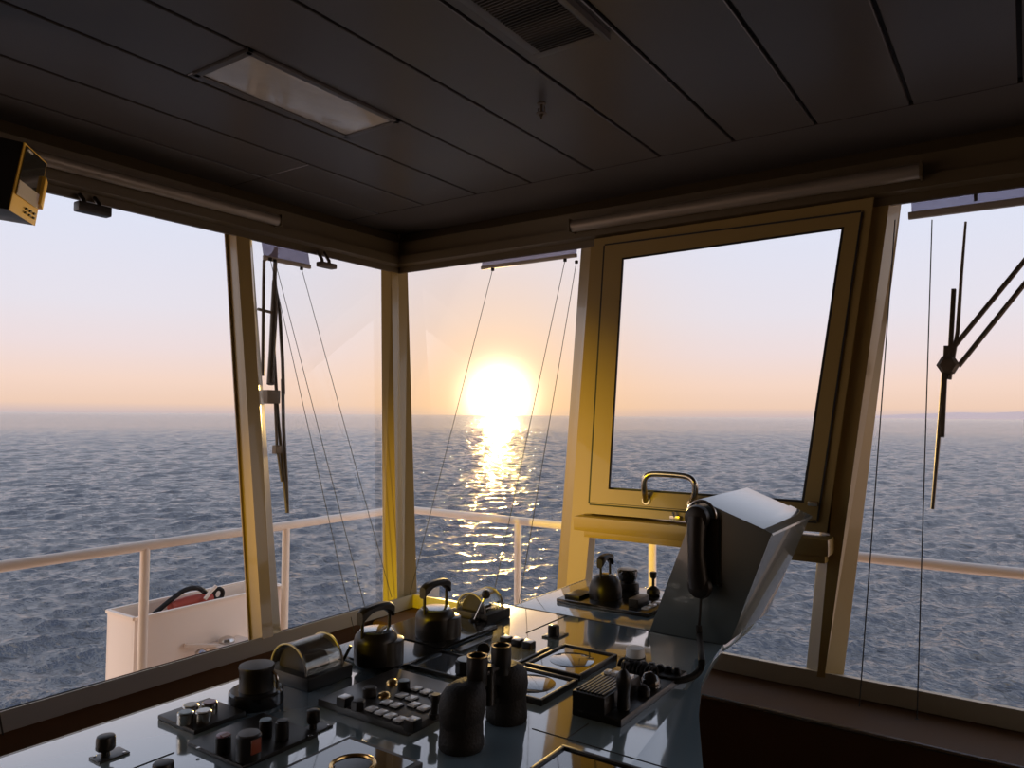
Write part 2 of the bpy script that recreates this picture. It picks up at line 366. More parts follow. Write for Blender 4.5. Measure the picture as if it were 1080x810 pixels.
# header
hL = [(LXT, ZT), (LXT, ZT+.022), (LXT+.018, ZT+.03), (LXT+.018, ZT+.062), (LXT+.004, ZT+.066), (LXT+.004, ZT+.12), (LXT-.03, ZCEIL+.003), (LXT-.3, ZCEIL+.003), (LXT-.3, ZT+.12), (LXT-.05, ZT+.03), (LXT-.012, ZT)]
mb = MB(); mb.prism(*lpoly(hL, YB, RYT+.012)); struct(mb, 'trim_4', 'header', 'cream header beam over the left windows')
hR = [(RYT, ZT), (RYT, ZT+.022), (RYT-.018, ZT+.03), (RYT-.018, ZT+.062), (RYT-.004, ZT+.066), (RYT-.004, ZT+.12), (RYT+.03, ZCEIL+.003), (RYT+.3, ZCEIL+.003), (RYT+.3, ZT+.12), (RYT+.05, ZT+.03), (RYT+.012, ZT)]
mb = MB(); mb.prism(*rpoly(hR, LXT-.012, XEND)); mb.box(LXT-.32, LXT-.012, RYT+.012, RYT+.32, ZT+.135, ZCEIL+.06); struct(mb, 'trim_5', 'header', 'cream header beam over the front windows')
# aft wall and inboard wall (with its own windows behind the camera)
mb = MB(); mb.box(-2.4, XB, YB-.1, YB, 0, ZCEIL+.05); struct(mb, 'wall_back', 'wall', 'cream aft wall')
mb = MB(); mb.box(XB, XB+.1, YB, .9, 0, ZCEIL+.05); mb.box(XB, XB+.1, .9, 2.4, 0, .95); mb.box(XB, XB+.1, .9, 2.4, 2.0, ZCEIL+.05)
struct(mb, 'wall_right', 'wall', 'cream inboard wall with openings')

# ---- window posts
def lift(P, wall, d, dz=0):   # shift a point inwards by d
    return P+Vector((d, 0, dz)) if wall == 'L' else P+Vector((0, -d, dz))
def post(name, f, inw, top, bot, m='paint', label='', back=.004, ext=.03):
    """top/bot: list of (px, py, d) across the post, d = how far its point stands in from the wall plane."""
    A = [f(x, y, d) for x, y, d in bot]; B = [f(x, y, d) for x, y, d in top]
    dirs = [(b-a).normalized() for a, b in zip(A, B)]
    A = [a-u*ext*.2 for a, u in zip(A, dirs)]; B = [b+u*ext for b, u in zip(B, dirs)]
    o = -Vector(inw)*back
    A2 = A+[A[-1]+o, A[0]+o]; B2 = B+[B[-1]+o, B[0]+o]
    mb = MB(); mb.prism(A2, B2); return struct(mb, name, m, label)
IL, IR = (1, 0, 0), (0, -1, 0)
G = -.045                      # where the glass sits
# left-wall post; inner face at d=0, its bevels run back to the glass
post('trim_6', PL, IL, [(237, 242, G), (239.5, 242, G), (249, 246, 0), (263.5, 250, 0), (266, 256, G)],
     [(263, 675, G), (265, 674, G), (276.5, 672, 0), (288, 669, 0), (296, 667, G)], label='cream window post on the left wall')
# corner post
def corner():
    t = [(402, 287), (413, 288), (420, 288), (430, 288)]; b = [(404, 634), (419, 630), (426, 630), (440, 636)]
    A = [PL(*b[0], G), PL(*b[1], .0), PR(*b[2], .0), PR(*b[3], G)]; B = [PL(*t[0], G), PL(*t[1], .0), PR(*t[2], .0), PR(*t[3], G)]
    A = [a-Vector((0, 0, .004)) for a in A]; B = [x+(x-a).normalized()*.03 for a, x in zip(A, B)]
    ca = Vector((XL(ZS, G)-.004, YR(ZS, G)+.004, ZS-.01)); cb = Vector((XL(ZT, G)-.004, YR(ZT, G)+.004, ZT+.02))
    A += [ca]; B += [cb]
    mb = MB(); mb.prism(A, B); struct(mb, 'trim_7', 'paint', 'cream post in the corner of the wheelhouse')
corner()
# front wall pillar beside the opening window
post('trim_8', PR, IR, [(613, 262, G), (623, 262, 0), (650, 258, 0), (657, 257, G)], [(584.5, 661, G), (594, 665, 0), (612, 668, 0), (618, 669, G)], label='cream pillar left of the opening window')
post('trim_9', PR, IR, [(898, 222, G), (905, 220, 0), (938, 214, 0), (951, 211, G)], [(850, 709, G), (862, 711, 0), (870, 712, .0), (889, 716, G)], label='cream pillar right of the opening window')
# panes
def pane(name, f, q, label):
    P = [f(x, y, G-.006) for x, y in q]; nn = (P[1]-P[0]).cross(P[2]-P[0]).normalized()
    if nn.dot(P[0]-O) < 0: nn = -nn
    mb = MB(); mb.prism(P, [p+nn*.006 for p in P]); return struct(mb, name, 'glass', label)
def quadL(y0, y1, z0=ZS-.01, z1=ZT+.01):
    return [Vector((XL(z0, G), y0, z0)), Vector((XL(z0, G), y1, z0)), Vector((XL(z1, G), y1, z1)), Vector((XL(z1, G), y0, z1))]
def pane3(name, P, label):
    nn = (P[1]-P[0]).cross(P[2]-P[0]).normalized()
    if nn.dot(P[0]-O) < 0: nn = -nn
    mb = MB(); mb.prism([p+nn*.002 for p in P], [p+nn*.008 for p in P]); return struct(mb, name, 'glass', label)
def on(f, x, y): return f(x, y, G)
a, b_ = on(PL, 264, 674), on(PL, 238, 243)
pane3('window_1', [Vector((XL(ZS, G), YB, ZS)), a, b_, Vector((XL(ZT, G), YB, ZT+.01))], 'large window pane at the left')
pane3('window_2', [on(PL, 294, 668), on(PL, 405, 636), on(PL, 403, 285), on(PL, 265, 252)], 'narrow window pane left of the corner')
pane3('window_3', [on(PR, 438, 636), on(PR, 586, 662), on(PR, 614, 260), on(PR, 429, 286)], 'window pane facing the setting sun')
a, b_ = on(PR, 888, 716), on(PR, 950, 209)
pane3('window_5', [a, Vector((XEND, YR(ZS, G), ZS)), Vector((XEND, YR(ZT, G), ZT+.01)), b_], 'window pane at the far right')
# opening window: fixed glass below, sash above
low = [on(PR, 617, 669), on(PR, 852, 709), on(PR, 866, 590), on(PR, 618, 560)]
pane3('window_6', low, 'low fixed pane under the opening window')
def opening():
    G2 = .012
    inner = [(641.5, 516), (848, 530), (890.5, 239), (656, 272)]
    mid = [(622, 531), (861, 550), (908, 224), (638, 259)]
    outer = [(616, 541), (872, 562), (922, 208), (627, 252)]
    F1 = .030
    root = MB()
    I0 = [PR(x, y, -.02) for x, y in inner]; I1 = [PR(x, y, F1) for x, y in inner]
    Mi = [PR(x, y, F1) for x, y in mid]; Mo = [PR(x, y, F1-.006) for x, y in mid]
    Oo = [PR(x, y, F1-.006) for x, y in outer]; Ob = [PR(x, y, -.02) for x, y in outer]
    def ring(bm, A, B):
        a = [bm.verts.new(p) for p in A]; q = [bm.verts.new(p) for p in B]
        for i in range(4): j = (i+1) % 4; bm.faces.new((a[i], a[j], q[j], q[i]))
    fr = MB(); b = bmesh.new(); ring(b, I0, I1); ring(b, I1, Mi); ring(b, Mi, Mo); bmesh.ops.remove_doubles(b, verts=b.verts, dist=1e-5); fr._add(b)
    b = bmesh.new(); ring(b, [p+Vector((0, .0, 0)) for p in Mo], Oo); ring(b, Oo, Ob); ring(b, Ob, I0); bmesh.ops.remove_doubles(b, verts=b.verts, dist=1e-5); fr._add(b)
    fo = fr.build('window_4', 'paint', kind='structure', label='opening window with a thick cream frame', flat=True)
    P = [PR(x, y, -.005) for x, y in inner]
    mb = MB(); mb.prism(P, [p+Vector((0, .006, 0)) for p in P]); mb.build('pane', 'glass', fo)
    # black gasket round the glass
    gk = MB()
    for i in range(4): gk.bar(P[i], P[(i+1) % 4], .006, .012, side=(0, 1, 0))
    gk.build('gasket', 'gasket', fo)
    # seam line on the sash
    sm = MB()
    Q = [PR(x, y, F1-.002) for x, y in mid]
    for i in range(4): sm.bar(Q[i], Q[(i+1) % 4], .003, .009, side=(0, 1, 0))
    sm.build('frame_seam', 'gasket', fo)
    # deep rail below the sash
    F2 = .065
    t0, t1 = PR(605, 544, F2), PR(874, 569, F2); c0, c1 = PR(605, 560, F2), PR(874, 588, F2)
    z1 = (t0.z+t1.z)/2; z0 = (c0.z+c1.z)/2
    yF = YR((z0+z1)/2, F2)
    rb = MB(); rb.box(t0.x, t1.x, yF, YR((z0+z1)/2, -.03), z0, z1, .008)
    rb.box(t0.x+.025, t1.x-.012, yF+.02, YR(z0, -.04), z0-.020, z0+.01, .004)
    rb.build('lower_rail', 'paint', fo)
    # grab handle
    hp = [(681, 528), (679.5, 517), (679, 505), (684, 500), (694, 499.5), (716, 501), (728, 503), (733.5, 510), (733, 522), (729, 532)]
    dep = [F1, .07, .085, .085, .085, .085, .085, .085, .07, F1]
    hb = MB(); hb.tube([PR(x, y, d) for (x, y), d in zip(hp, dep)], .0085, 14, smooth=2)
    for x, y in ((681, 528), (729, 532)): hb.cyl(PR(x, y, F1+.004), .014, .008, axis=(0, 1, 0))
    hb.build('grab_handle', 'steel', fo, label='bent steel tube handle')
    la = MB(); p = PR(713, 546, F1+.0); la.box(p.x-.014, p.x+.014, p.y-.012, p.y+.002, p.z-.006, p.z+.006, .002); la.tube([p+Vector((0, -.008, 0)), p+Vector((-.004, -.012, .018))], .004, 8)
    p = PR(858, 531, F1); la.box(p.x-.012, p.x+.012, p.y-.012, p.y+.004, p.z-.006, p.z+.006, .002)
    la.build('latch', 'steel', fo)
opening()

# ------------------------------------------------------------------ ceiling and header fittings
def fitting_light():
    t = thing('ceiling_light', 'flush rectangular ceiling lamp with a clear glossy cover, switched off', 'ceiling light', (-1.345, 1.105, ZCEIL))
    mb = MB(); x0, x1, y0, y1 = -1.442, -1.252, .885, 1.318; zz = ZCEIL
    f = .014
    for a in ((x0, x1, y0, y0+f), (x0, x1, y1-f, y1), (x0, x0+f, y0, y1), (x1-f, x1, y0, y1)): mb.box(*a, zz-.006, zz+.008, .0015)
    mb.build('frame', 'ceil', t)
    mb = MB(); mb.box(x0+f, x1-f, y0+f, y1-f, zz-.003, zz+.006, .002); mb.build('diffuser', 'diffuser', t)
fitting_light()
def fitting_grille():
    t = thing('air_vent', 'dark louvred air vent grille set in the ceiling', 'vent', (-.715, .95, ZCEIL))
    x0, x1, y0, y1 = -.776, -.655, .55, 1.212; zz = ZCEIL
    mb = MB()
    for a in ((x0-.02, x1+.02, y1, y1+.02), (x0-.02, x0, y0, y1), (x1, x1+.02, y0, y1+.0), (x0-.02, x1+.02, y0-.02, y0)): mb.box(*a, zz-.005, zz+.004, .0015)
    mb.box(x1+.012, x1+.022, y0, y1+.02, zz-.014, zz, .002); mb.build('frame', 'ceil', t)
    mb = MB(); mb.box(x0, x1, y0, y1, zz-.001, zz+.002); 
    k = y0+.006
    while k < y1: mb.box(x0, x1, k, k+.0028, zz-.006, zz, mtx=None); k += .0085
    mb.build('louvre', 'grille', t)
fitting_grille()
p = atz(571, 109, ZCEIL)
t = thing('fire_sprinkler', 'small brass fire sprinkler head hanging from the ceiling', 'sprinkler', p)
mb = MB(); mb.cyl(p-Vector((0, 0, .003)), .011, .003, 24); mb.tube([p, p-Vector((0, 0, .022))], .0035, 12); mb.build('pipe', 'wiper', t)
mb = MB(); mb.lathe(p-Vector((0, 0, .026)), [(.002, 0), (.013, .001), (.013, .0025), (.003, .004)], 20)
mb.tube([p-Vector((.008, 0, .01)), p-Vector((.009, 0, .02)), p-Vector((0, 0, .034))], .0016, 8); mb.tube([p-Vector((-.008, 0, .01)), p-Vector((-.009, 0, .02)), p-Vector((0, 0, .034))], .0016, 8)
mb.tube([p-Vector((0, 0, .024)), p-Vector((0, 0, .038))], .0026, 10); mb.build('deflector', 'wiper', t)
# small dark round on the ceiling at the upper right
# roller blind casings
def casing(f0, f1, rad, label, name='blind_casing', wall='L'):
    d = (f1-f0).normalized(); t = thing(name, label, 'roller blind', (f0+f1)/2, group=None)
    mb = MB(); mb.tube([f0, f1], rad, 20); inward = Vector((1, 0, 0)) if wall == 'L' else Vector((0, -1, 0))
    q0, q1 = f0-inward*rad*.6+Vector((0, 0, rad*.3)), f1-inward*rad*.6+Vector((0, 0, rad*.3))
    mb.bar(q0, q1, rad*1.6, rad*1.3, side=(0, 0, 1)); mb.build('casing', 'tube', t)
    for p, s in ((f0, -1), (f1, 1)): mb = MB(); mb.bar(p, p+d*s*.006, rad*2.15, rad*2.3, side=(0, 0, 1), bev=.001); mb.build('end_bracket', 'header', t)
x_t = LXT+.035; a = atx(48, 169, x_t); b_ = atx(293, 232, x_t); zc_ = (a.z+b_.z)/2
casing(Vector((x_t, -.6, zc_)), Vector((x_t, b_.y, zc_)), .017, 'long grey roller blind casing above the big left window', wall='L')
y_t = RYT-.038; a = aty(604, 239, y_t); b_ = aty(970, 180, y_t); zc_ = (a.z+b_.z)/2
casing(Vector((a.x, y_t, zc_)), Vector((b_.x, y_t, zc_)), .020, 'grey roller blind casing above the opening window', wall='R')

# sun screens pulled a little way down, with their guide cords
def sunscreen(label, f, bar0, bar1, film_top0, film_top1, cords, th=.014, d=-.02):
    root = thing('sun_screen', label, 'sun screen', (0, 0, 0)); P0, P1 = f(*bar0, d), f(*bar1, d); zz = (P0.z+P1.z)/2
    root.location = (P0+P1)/2
    P0 = Vector((P0.x, P0.y, zz)); P1 = Vector((P1.x, P1.y, zz))
    mb = MB(); mb.bar(P0, P1, th, .012, side=(0, 0, 1), bev=.002); mb.build('bottom_bar', 'alu', root)
    T0 = f(*film_top0, d); T1 = f(*film_top1, d)
    nn = Vector((.0015, 0, 0)) if f is PL else Vector((0, -.0015, 0))
    mb = MB(); T0 = P0+Vector(((kL if f is PL else 0), (0 if f is PL else kR), 1))*max(.02, ZT+.02-zz); T1 = P1+(T0-P0)
    mb.prism([P0, P1, T1, T0], [p+nn for p in (P0, P1, T1, T0)]); mb.build('screen_film', 'film', root)
    for (ax, ay), (bx, by), fb in cords:
        A = f(ax, ay, d+.006); B = fb(bx, by)
        mb = MB(); mb.tube([A, B], .0011, 6); mb.cyl(A-Vector((0, 0, .006)), .006, .01, 12); mb.build('cord', 'cord', root)
    return root
fl = lambda x, y: atx(x, y, LXS+.012)
fr = lambda x, y: aty(x, y, RYS-.012)
sunscreen('short sun screen in the narrow left window, with three diagonal cords', PL, (278, 270), (327, 283), (278, 262), (327, 273),
          [((285, 273), (374, 668), fl), ((290, 275), (386, 645), fl), ((318, 283), (413, 630), fl)])
sunscreen('short sun screen above the setting sun, with diagonal cords', PR, (508, 282), (608, 270), (508, 279), (608, 267),
          [((519.6, 284), (431, 632), fr), ((596, 274), (516, 648), fr), ((608, 276), (545, 650), fr)], th=.012)
def screen_right():
    d = -.02; root = thing('sun_screen', 'wide sun screen pulled slightly down in the far right window', 'sun screen', PR(1010, 220, d))
    P0 = PR(958, 228, d); P1 = Vector((P0.x+.75, P0.y, P0.z))
    mb = MB(); mb.bar(P0, P1, .018, .014, side=(0, 0, 1), bev=.002); mb.build('bottom_bar', 'alu', root)
    T0 = P0+Vector((0, kR, 1))*(ZT+.02-P0.z); T0.x += .006; T1 = Vector((P1.x, T0.y, T0.z)); n_ = Vector((0, -.0015, 0))
    mb = MB(); q = [P0+Vector((.008, 0, 0)), P1, T1, T0]; mb.prism(q, [p+n_ for p in q]); mb.build('screen_film', 'film', root)
    for (A, B) in ((PR(983, 232, d), PR(967, 762, -.005)), (PR(944, 232, .01), PR(906, 748, .012))):
        B = aty(967, 762, 1.90) if A.x > PR(970, 232, d).x else aty(906, 750, 1.90)
        mb = MB(); mb.tube([A, B], .0015, 6); mb.cyl(B-Vector((0, 0, .004)), .005, .012, 10); mb.build('cord', 'cord', root)
    mb = MB(); c = PR(1029, 207, d+.006); mb.box(c.x-.004, c.x+.004, c.y-.004, c.y+.002, c.z-.012, c.z+.012, .001); mb.build('clip', 'cord', root)
screen_right()
mb = MB(); mb.tube([PL(-28, 600, .02), PL(3, 775, .012)], .0018, 6); mb.build('hanging_line', 'cord', label='thin dark cord at the left picture edge crossing the grey sill', cat='cord')

# little black units clamped under the left header
def clip_unit(x, y, w_, h_, name, label, m, L=.075):
    p = PL(x, y, .03); t = thing(name, label, 'sensor', p)
    c = p; a = Vector((0, 1, 0))
    mb = MB(); mb.bar(c-a*L/2, c+a*L/2, h_, .03, side=(0, 0, 1), bev=.005); mb.build('housing', m, t)
    for s in (-.25, .2):
        mb = MB(); mb.tube([c+a*L*s, c+a*L*s+Vector((-.005, 0, .02)), Vector((LXT+.01, (c+a*L*s).y, ZT+.01))], .006, 10); mb.build('bracket', m, t)
clip_unit(98, 221, 30, .026, 'window_sensor', 'small black box clipped under the header beam of the big left window', 'black', .085)
clip_unit(344.5, 280, 22, .018, 'window_sensor', 'small dark box under the header beam near the corner', 'wiper', .07)

# wall display at the far left edge: black box whose thin front face shows a glassy screen
def display():
    A = atx(48, 172, -1.66); Z1 = atx(25, 150, -1.66).z
    # face plane: corners read off as a leaning quad
    tl, tr, br, bl = (24.5, 150), (48, 172), (35.5, 238), (8, 221)
    dd = [1.42, 1.47, 1.47, 1.42]
    q = []
    n0 = None
    P_tl = atx(24.5, 150, -1.52); 
    # the face stands square to the left wall's run, turned a little to the corner
    v = Vector((-.10, .075, 0)); 
    r_tl = P_tl
    base = P_tl
    nrm = v.cross(Vector((0, 0, 1))).normalized(); lean = Vector((0, 0, 1))
    def hit(x, y):
        r = ray(x, y); k = (base-O).dot(nrm)/r.dot(nrm); return O+r*k
    q = [hit(*tl), hit(*tr), hit(*br), hit(*bl)]
    back = -nrm if (-nrm).dot(q[0]-O) > 0 else nrm
    inb = Vector((-.02, -.13, 0))
    t = thing('wall_display', 'black boxed display at the far left under the ceiling with a glossy face, its rim coloured as sunlit', 'display', q[3])
    mb = MB(); mb.prism(q, [p+inb for p in q], bev=.003); mb.build('housing', 'black', t)
    e = (base-O).normalized(); f_ = -nrm if nrm.dot(e) > 0 else nrm
    U, V = q[1]-q[0], q[3]-q[0]
    def uv(u, v2, off): 
        a = q[0].lerp(q[1], u); b = q[3].lerp(q[2], u); return a.lerp(b, v2)+f_*off
    def slab_(u0, u1, v0, v1, off, th, name, m, label=None):
        c = [uv(u0, v0, off), uv(u1, v0, off), uv(u1, v1, off), uv(u0, v1, off)]
        mb = MB(); mb.prism(c, [p+f_*th for p in c]); return mb.build(name, m, t, label=label)
    slab_(0, 1, 0, 1, .0005, .002, 'sunlit_rim', 'yellow', 'front rim coloured as sunlit')
    slab_(.06, .94, .03, .74, .0027, .002, 'screen', 'screen', 'black glass screen')
    slab_(.06, .90, .55, .76, .0048, .0012, 'pale_panel', 'key', 'pale lower panel')
    for u in (.5, .66, .82):
        for v2 in (.84, .9): slab_(u, u+.06, v2, v2+.03, .0027, .003, 'key_button', 'black')
    slab_(.1, .32, .06, .085, .005, .001, 'status_strip', 'key')
    c = uv(.9, .4, .006); mb = MB(); mb.bar(uv(.93, .28, .006), uv(.93, .72, .006), .018, .010, side=tuple(U), bev=.002); mb.build('side_grip', 'yellow', t)
    mb = MB(); m0 = q[3].lerp(q[0], .2)+inb*.6; mb.bar(m0, Vector((XL(m0.z)+.0, m0.y-.02, m0.z+.02)), .05, .05, side=(0, 0, 1)); mb.build('wall_bracket', 'black', t)
    mb = MB(); mb.bar(q[0]+inb*.5+Vector((0, 0, -.01)), Vector((q[0].x, q[0].y, ZCEIL))+inb*.5, .03, .03, side=(1, 0, 0)); mb.build('ceiling_mount', 'black', t)
display()

# ------------------------------------------------------------------ console desk
def console():
    root = thing('control_console', 'blue-grey glossy bridge control console desk running under the windows', 'console', (-.85, .5, 0))
    yS = 1.533
    near = [(-1.157, -1.2), (-.16, -1.2), (-.16, .2), (-.25, .62), (-.365, .984), (-.433, 1.148), (-.482, 1.292), (-.512, 1.44), (-.525, yS), (-1.157, yS)]
    far = [(-1.052, yS+.002), (-.525, yS+.002), (-.525, 1.76), (-.60, 1.79), (-.62, 1.90), (-1.052, 1.90)]
    for nm_, po in (('desk_top', near), ('desk_top', far)):
        mb = MB(); mb.prism([Vector((x, y, ZC-.016)) for x, y in po], [Vector((x, y, ZC)) for x, y in po], bev=.0035); mb.build(nm_, 'console', root)
    mb = MB(); ins = [(-1.12, -1.15), (-.22, -1.15), (-.34, .2), (-.48, .62), (-.66, .984), (-.78, 1.29), (-.82, 1.5), (-1.12, 1.5)]
    mb.prism([Vector((x, y, .0)) for x, y in ins], [Vector((x, y, ZC-.016)) for x, y in ins]); mb.box(-1.02, -.85, 1.5, 1.74, 0, ZC-.016)
    mb.build('cabinet_body', 'brown', root)
    mb = MB(); mb.bar((-1.1575, -1.2, ZC-.004), (-1.1575, yS, ZC-.004), .008, .006, bev=.001); mb.bar((-1.0525, yS, ZC-.004), (-1.0525, 1.90, ZC-.004), .008, .006, bev=.001)
    mb.build('edge_trim', 'alu', root)
    # hairline joints between the top plates
    mb = MB()
    j = MB(); j.bar((-1.05, yS+.001, ZC-.0005), (-.53, yS+.001, ZC-.0005), .003, .0016, side=(0, 1, 0)); j.build('panel_joint', 'gasket', root)
    for a, b in (((-.98, .60), (-.98, -.9)), ((-.40, .955), (-.62, .955)), ((-.9, 1.36), (-.9, yS)), ((-.56, 1.02), (-.56, .955))): j = MB(); j.bar((*a, ZC+.0001), (*b, ZC+.0001), .0014, .0012, side=(1, 1, 0)); j.build('panel_joint', 'gasket', root)
    mb.bm.free()
console()

# monitor cabinet standing on the console
def pod():
    Y0, Y1, Y1b = 1.53, 1.866, 1.795
    root = thing('monitor_cabinet', 'tall blue-grey wedge cabinet leaning over the console, telephone on its side', 'cabinet', (-.6, 1.65, ZC))
    tl, tr = aty(736.4, 526.7, Y0), aty(814, 563, Y0); br = aty(771, 690, Y0); bl = aty(685, 665, Y0)
    sec = [(bl.x, ZC+.0005), (tl.x, tl.z), (tr.x-.016, tr.z+.008), (tr.x, tr.z), (br.x, ZC+.012), (br.x-.012, ZC+.0005)]
    mb = MB(); mb.prism([Vector((x, Y0, z_)) for x, z_ in sec], [Vector((x, Y1b+(Y1-Y1b)*(z_-ZC)/(tl.z-ZC), z_)) for x, z_ in sec], bev=.0015); mb.build('shell', 'pod', root)
    # raised lip band along the inboard top edge
    mb = MB(); y1 = Y1+.0
    A = [Vector((tr.x-.030, Y0+.002, tr.z+.0130)), Vector((tr.x, Y0+.002, tr.z+.0005)), Vector((tr.x+.0015, Y0+.002, tr.z-.004)), Vector((tr.x-.03, Y0+.002, tr.z+.008))]
    B = [Vector((p.x, y1, p.z)) for p in A]; B[0].x -= .02; B[0].z += .0085
    mb.prism(A, B, bev=.0005); mb.build('edge_band', 'pod', root)
    mb = MB(); c = aty(760, 617, Y0); mb.cyl(c-Vector((0, .0005, 0)), .004, .003, 16, axis=(0, -1, 0)); mb.build('screw', 'black', root)
pod()

def handset():
    Y = 1.53; root = thing('telephone_handset', 'dark telephone handset hanging upright on the side of the blue-grey cabinet', 'telephone', aty(735, 632, Y))
    top, bot = aty(735.5, 546, Y-.03), aty(737.5, 618, Y-.03); u = (top-bot).normalized(); sx = Vector((1, 0, 0))
    mb = MB()
    pts = [bot, bot.lerp(top, .18)+Vector((0, -.006, 0)), bot.lerp(top, .5)+Vector((0, -.012, 0)), bot.lerp(top, .82)+Vector((0, -.006, 0)), top]
    mb.tube(pts, [.021, .020, .017, .020, .021], 16); mb.build('grip', 'black', root)
    mb = MB()
    mb.lathe(top+Vector((0, .012, .0)), [(.019, 0), (.025, .004), (.027, .012), (.024, .022), (.012, .027)], 24, axis=(0, -1, 0)); mb.build('earpiece', 'black', root)
    mb = MB(); mb.lathe(bot+Vector((0.001, .012, .0)), [(.019, 0), (.024, .004), (.0265, .012), (.023, .022), (.012, .027)], 24, axis=(0, -1, 0)); mb.build('mouthpiece', 'black', root)
    mb = MB(); c = top+Vector((.001, .020, .002)); ring = [c+Vector((.031*math.cos(a), 0, .031*math.sin(a))) for a in [PI*(-.12+1.24*i/14) for i in range(15)]]
    mb.tube(ring, .0032, 8); mb.build('hook_ring', 'steel', root, label='shiny cradle ring')
    mb = MB(); mid = bot.lerp(top, .5); mb.bar(bot.lerp(top, .02)+Vector((.006, .022, 0)), top+Vector((.012, .022, 0)), .050, .014, side=(1, 0, 0), bev=.005); mb.build('cradle', 'black', root)
    # cord down the cabinet, round the desk edge and back to the radio
    mb = MB(); q = [bot+Vector((0, .01, -.02)), aty(738, 650, Y-.03), aty(737, 662, Y-.03)]; mb.tube(q, .0028, 8, smooth=1)
    mb.tube([aty(737, 660, Y-.035), aty(738, 676, Y-.035), S(740, 692, .055), S(740, 704, .028), S(732, 714, .014), S(712, 719, .009), S(694, 715, .01), S(676, 707, .012), S(662, 700, .014)], .0062, 10, smooth=2)
    mb.build('flex_cord', 'rubber', root)
handset()

# ------------------------------------------------------------------ things standing on the console
def rect_slab(x0, x1, y0, y1, h, bev=.002): mb = MB(); mb.box(x0, x1, y0, y1, ZC, ZC+h, bev); return mb
def lever(base, R_, H, label, plate=None, dome=False, grip_len=.062, grip_h=.052, turn=0., name='thruster_lever', lean=0):
    b = Vector(base); root = thing(name, label, 'control lever', (b.x, b.y, ZC), group=None)
    if plate: x0, x1, y0, y1 = plate; mb = rect_slab(x0, x1, y0, y1, .009, .003); mb.build('base_plate', 'black_gloss', root)
    z0 = ZC+(.009 if plate else .0102)
    mb = MB()
    if dome: prof = [(R_*1.02, 0), (R_*1.04, .006), (R_*1.02, H*.45), (R_*.9, H*.72), (R_*.66, H*.92), (R_*.38, H)]
    else: prof = [(R_*1.0, 0), (R_*1.04, .01), (R_*1.04, H*.70), (R_*.99, H*.86), (R_*.84, H*.97), (R_*.78, H)]
    mb.lathe((b.x, b.y, z0), prof, 40); mb.build('housing', 'black', root)
    if not dome:
        mb = MB(); mb.lathe((b.x, b.y, z0+H-.001), [(R_*.76, 0), (R_*.76, .003), (R_*.72, .0035)], 36); mb.build('top_disc', 'dial', root, label='glossy round cap')
        mb = MB(); mb.lathe((b.x+R_*.36, b.y+R_*.30, z0), [(R_*.86, 0), (R_*.86, H*.72), (R_*.8, H*.74)], 36); mb.build('scale_ring', 'plate', root)
    else:
        mb = MB(); mb.cyl((b.x, b.y, z0+H-.002), R_*.36, .004); mb.build('top_disc', 'dial', root, label='glossy round cap')
    # stirrup handle
    d = Vector((math.sin(turn), math.cos(turn), 0)); zt = z0+H+grip_h
    for s in (-1, 1):
        p = Vector((b.x, b.y, 0))+d*s*grip_len/2; mb = MB(); mb.tube([(p.x, p.y, z0+H*.75), (p.x, p.y, zt)], .0032, 10); mb.build('handle_post', 'black', root)
    N = 13; bm_ = bmesh.new(); rows = []
    sd = d.cross(Vector((0, 0, 1)))
    for i in range(N):
        t_ = -1+2*i/(N-1); c = Vector((b.x, b.y, 0))+d*(t_*(grip_len/2+.007))
        up = .003*(1-t_*t_); top_z = zt+.016+up-.005*abs(t_)**8; bot_z = zt-.001+up*2.6-(.011*abs(t_)**3)
        wd_ = .011*(1-.3*abs(t_)**8)
        rows.append([bm_.verts.new(c+sd*wd_*sx+Vector((0, 0, zz))) for sx, zz in ((-1, bot_z+.003), (-.6, bot_z), (.6, bot_z), (1, bot_z+.003), (1, top_z-.004), (.5, top_z), (-.5, top_z), (-1, top_z-.004))])
    for r0, r1 in zip(rows, rows[1:]):
        for i in range(8): j = (i+1) % 8; bm_.faces.new((r0[i], r0[j], r1[j], r1[i]))
    bm_.faces.new(rows[0]); bm_.faces.new(rows[-1][::-1]); mb = MB(); mb._add(bm_); mb.build('handle_grip', 'black', root)
    return root
lever(S(396, 703), .039, .058, 'black lever with stirrup handle beside the left half-round dome', plate=(-1.14, -.955, 1.005, 1.145), grip_len=.070, grip_h=.030)
lever(S(459, 675), .040, .056, 'black lever with stirrup handle standing in front of the corner post', plate=(-1.157, -.965, 1.155, 1.345), grip_len=.070, grip_h=.040)
# far one on its instrument board
def board():
    x0, x1, y0, y1 = -.985, -.735, 1.625, 1.86
    root = thing('instrument_board', 'raised black instrument board near the far edge of the console', 'instrument panel', ((x0+x1)/2, (y0+y1)/2, ZC))
    mb = MB(); mb.box(x0, x1, y0, y1, ZC, ZC+.010, .003); mb.build('plate', 'black_gloss', root)
    mb = MB(); mb.box(x0+.012, x0+.055, y0+.02, y0+.09, ZC+.010, ZC+.018, .002); mb.build('raised_block', 'black', root)
    mb = MB(); mb.box(-.80, -.775, 1.655, 1.72, ZC+.010, ZC+.030, .002); mb.build('rocker_block', 'black', root)
    for i in range(4): mb = MB(); y = 1.655+i*.032; mb.box(-.766, -.75, y, y+.024, ZC+.010, ZC+.0135, .001); mb.build('key_button', 'key', root)
    mb = MB(); mb.box(-.77, -.745, 1.79, 1.83, ZC+.010, ZC+.016, .002); mb.build('label_block', 'white', root)
board()
lever(Vector((-.888, 1.705, 0)), .040, .058, 'dome-shaped black lever with stirrup handle on the far instrument board', plate=None, dome=True, grip_len=.050, grip_h=.032)
p = S(662, 622, .01)
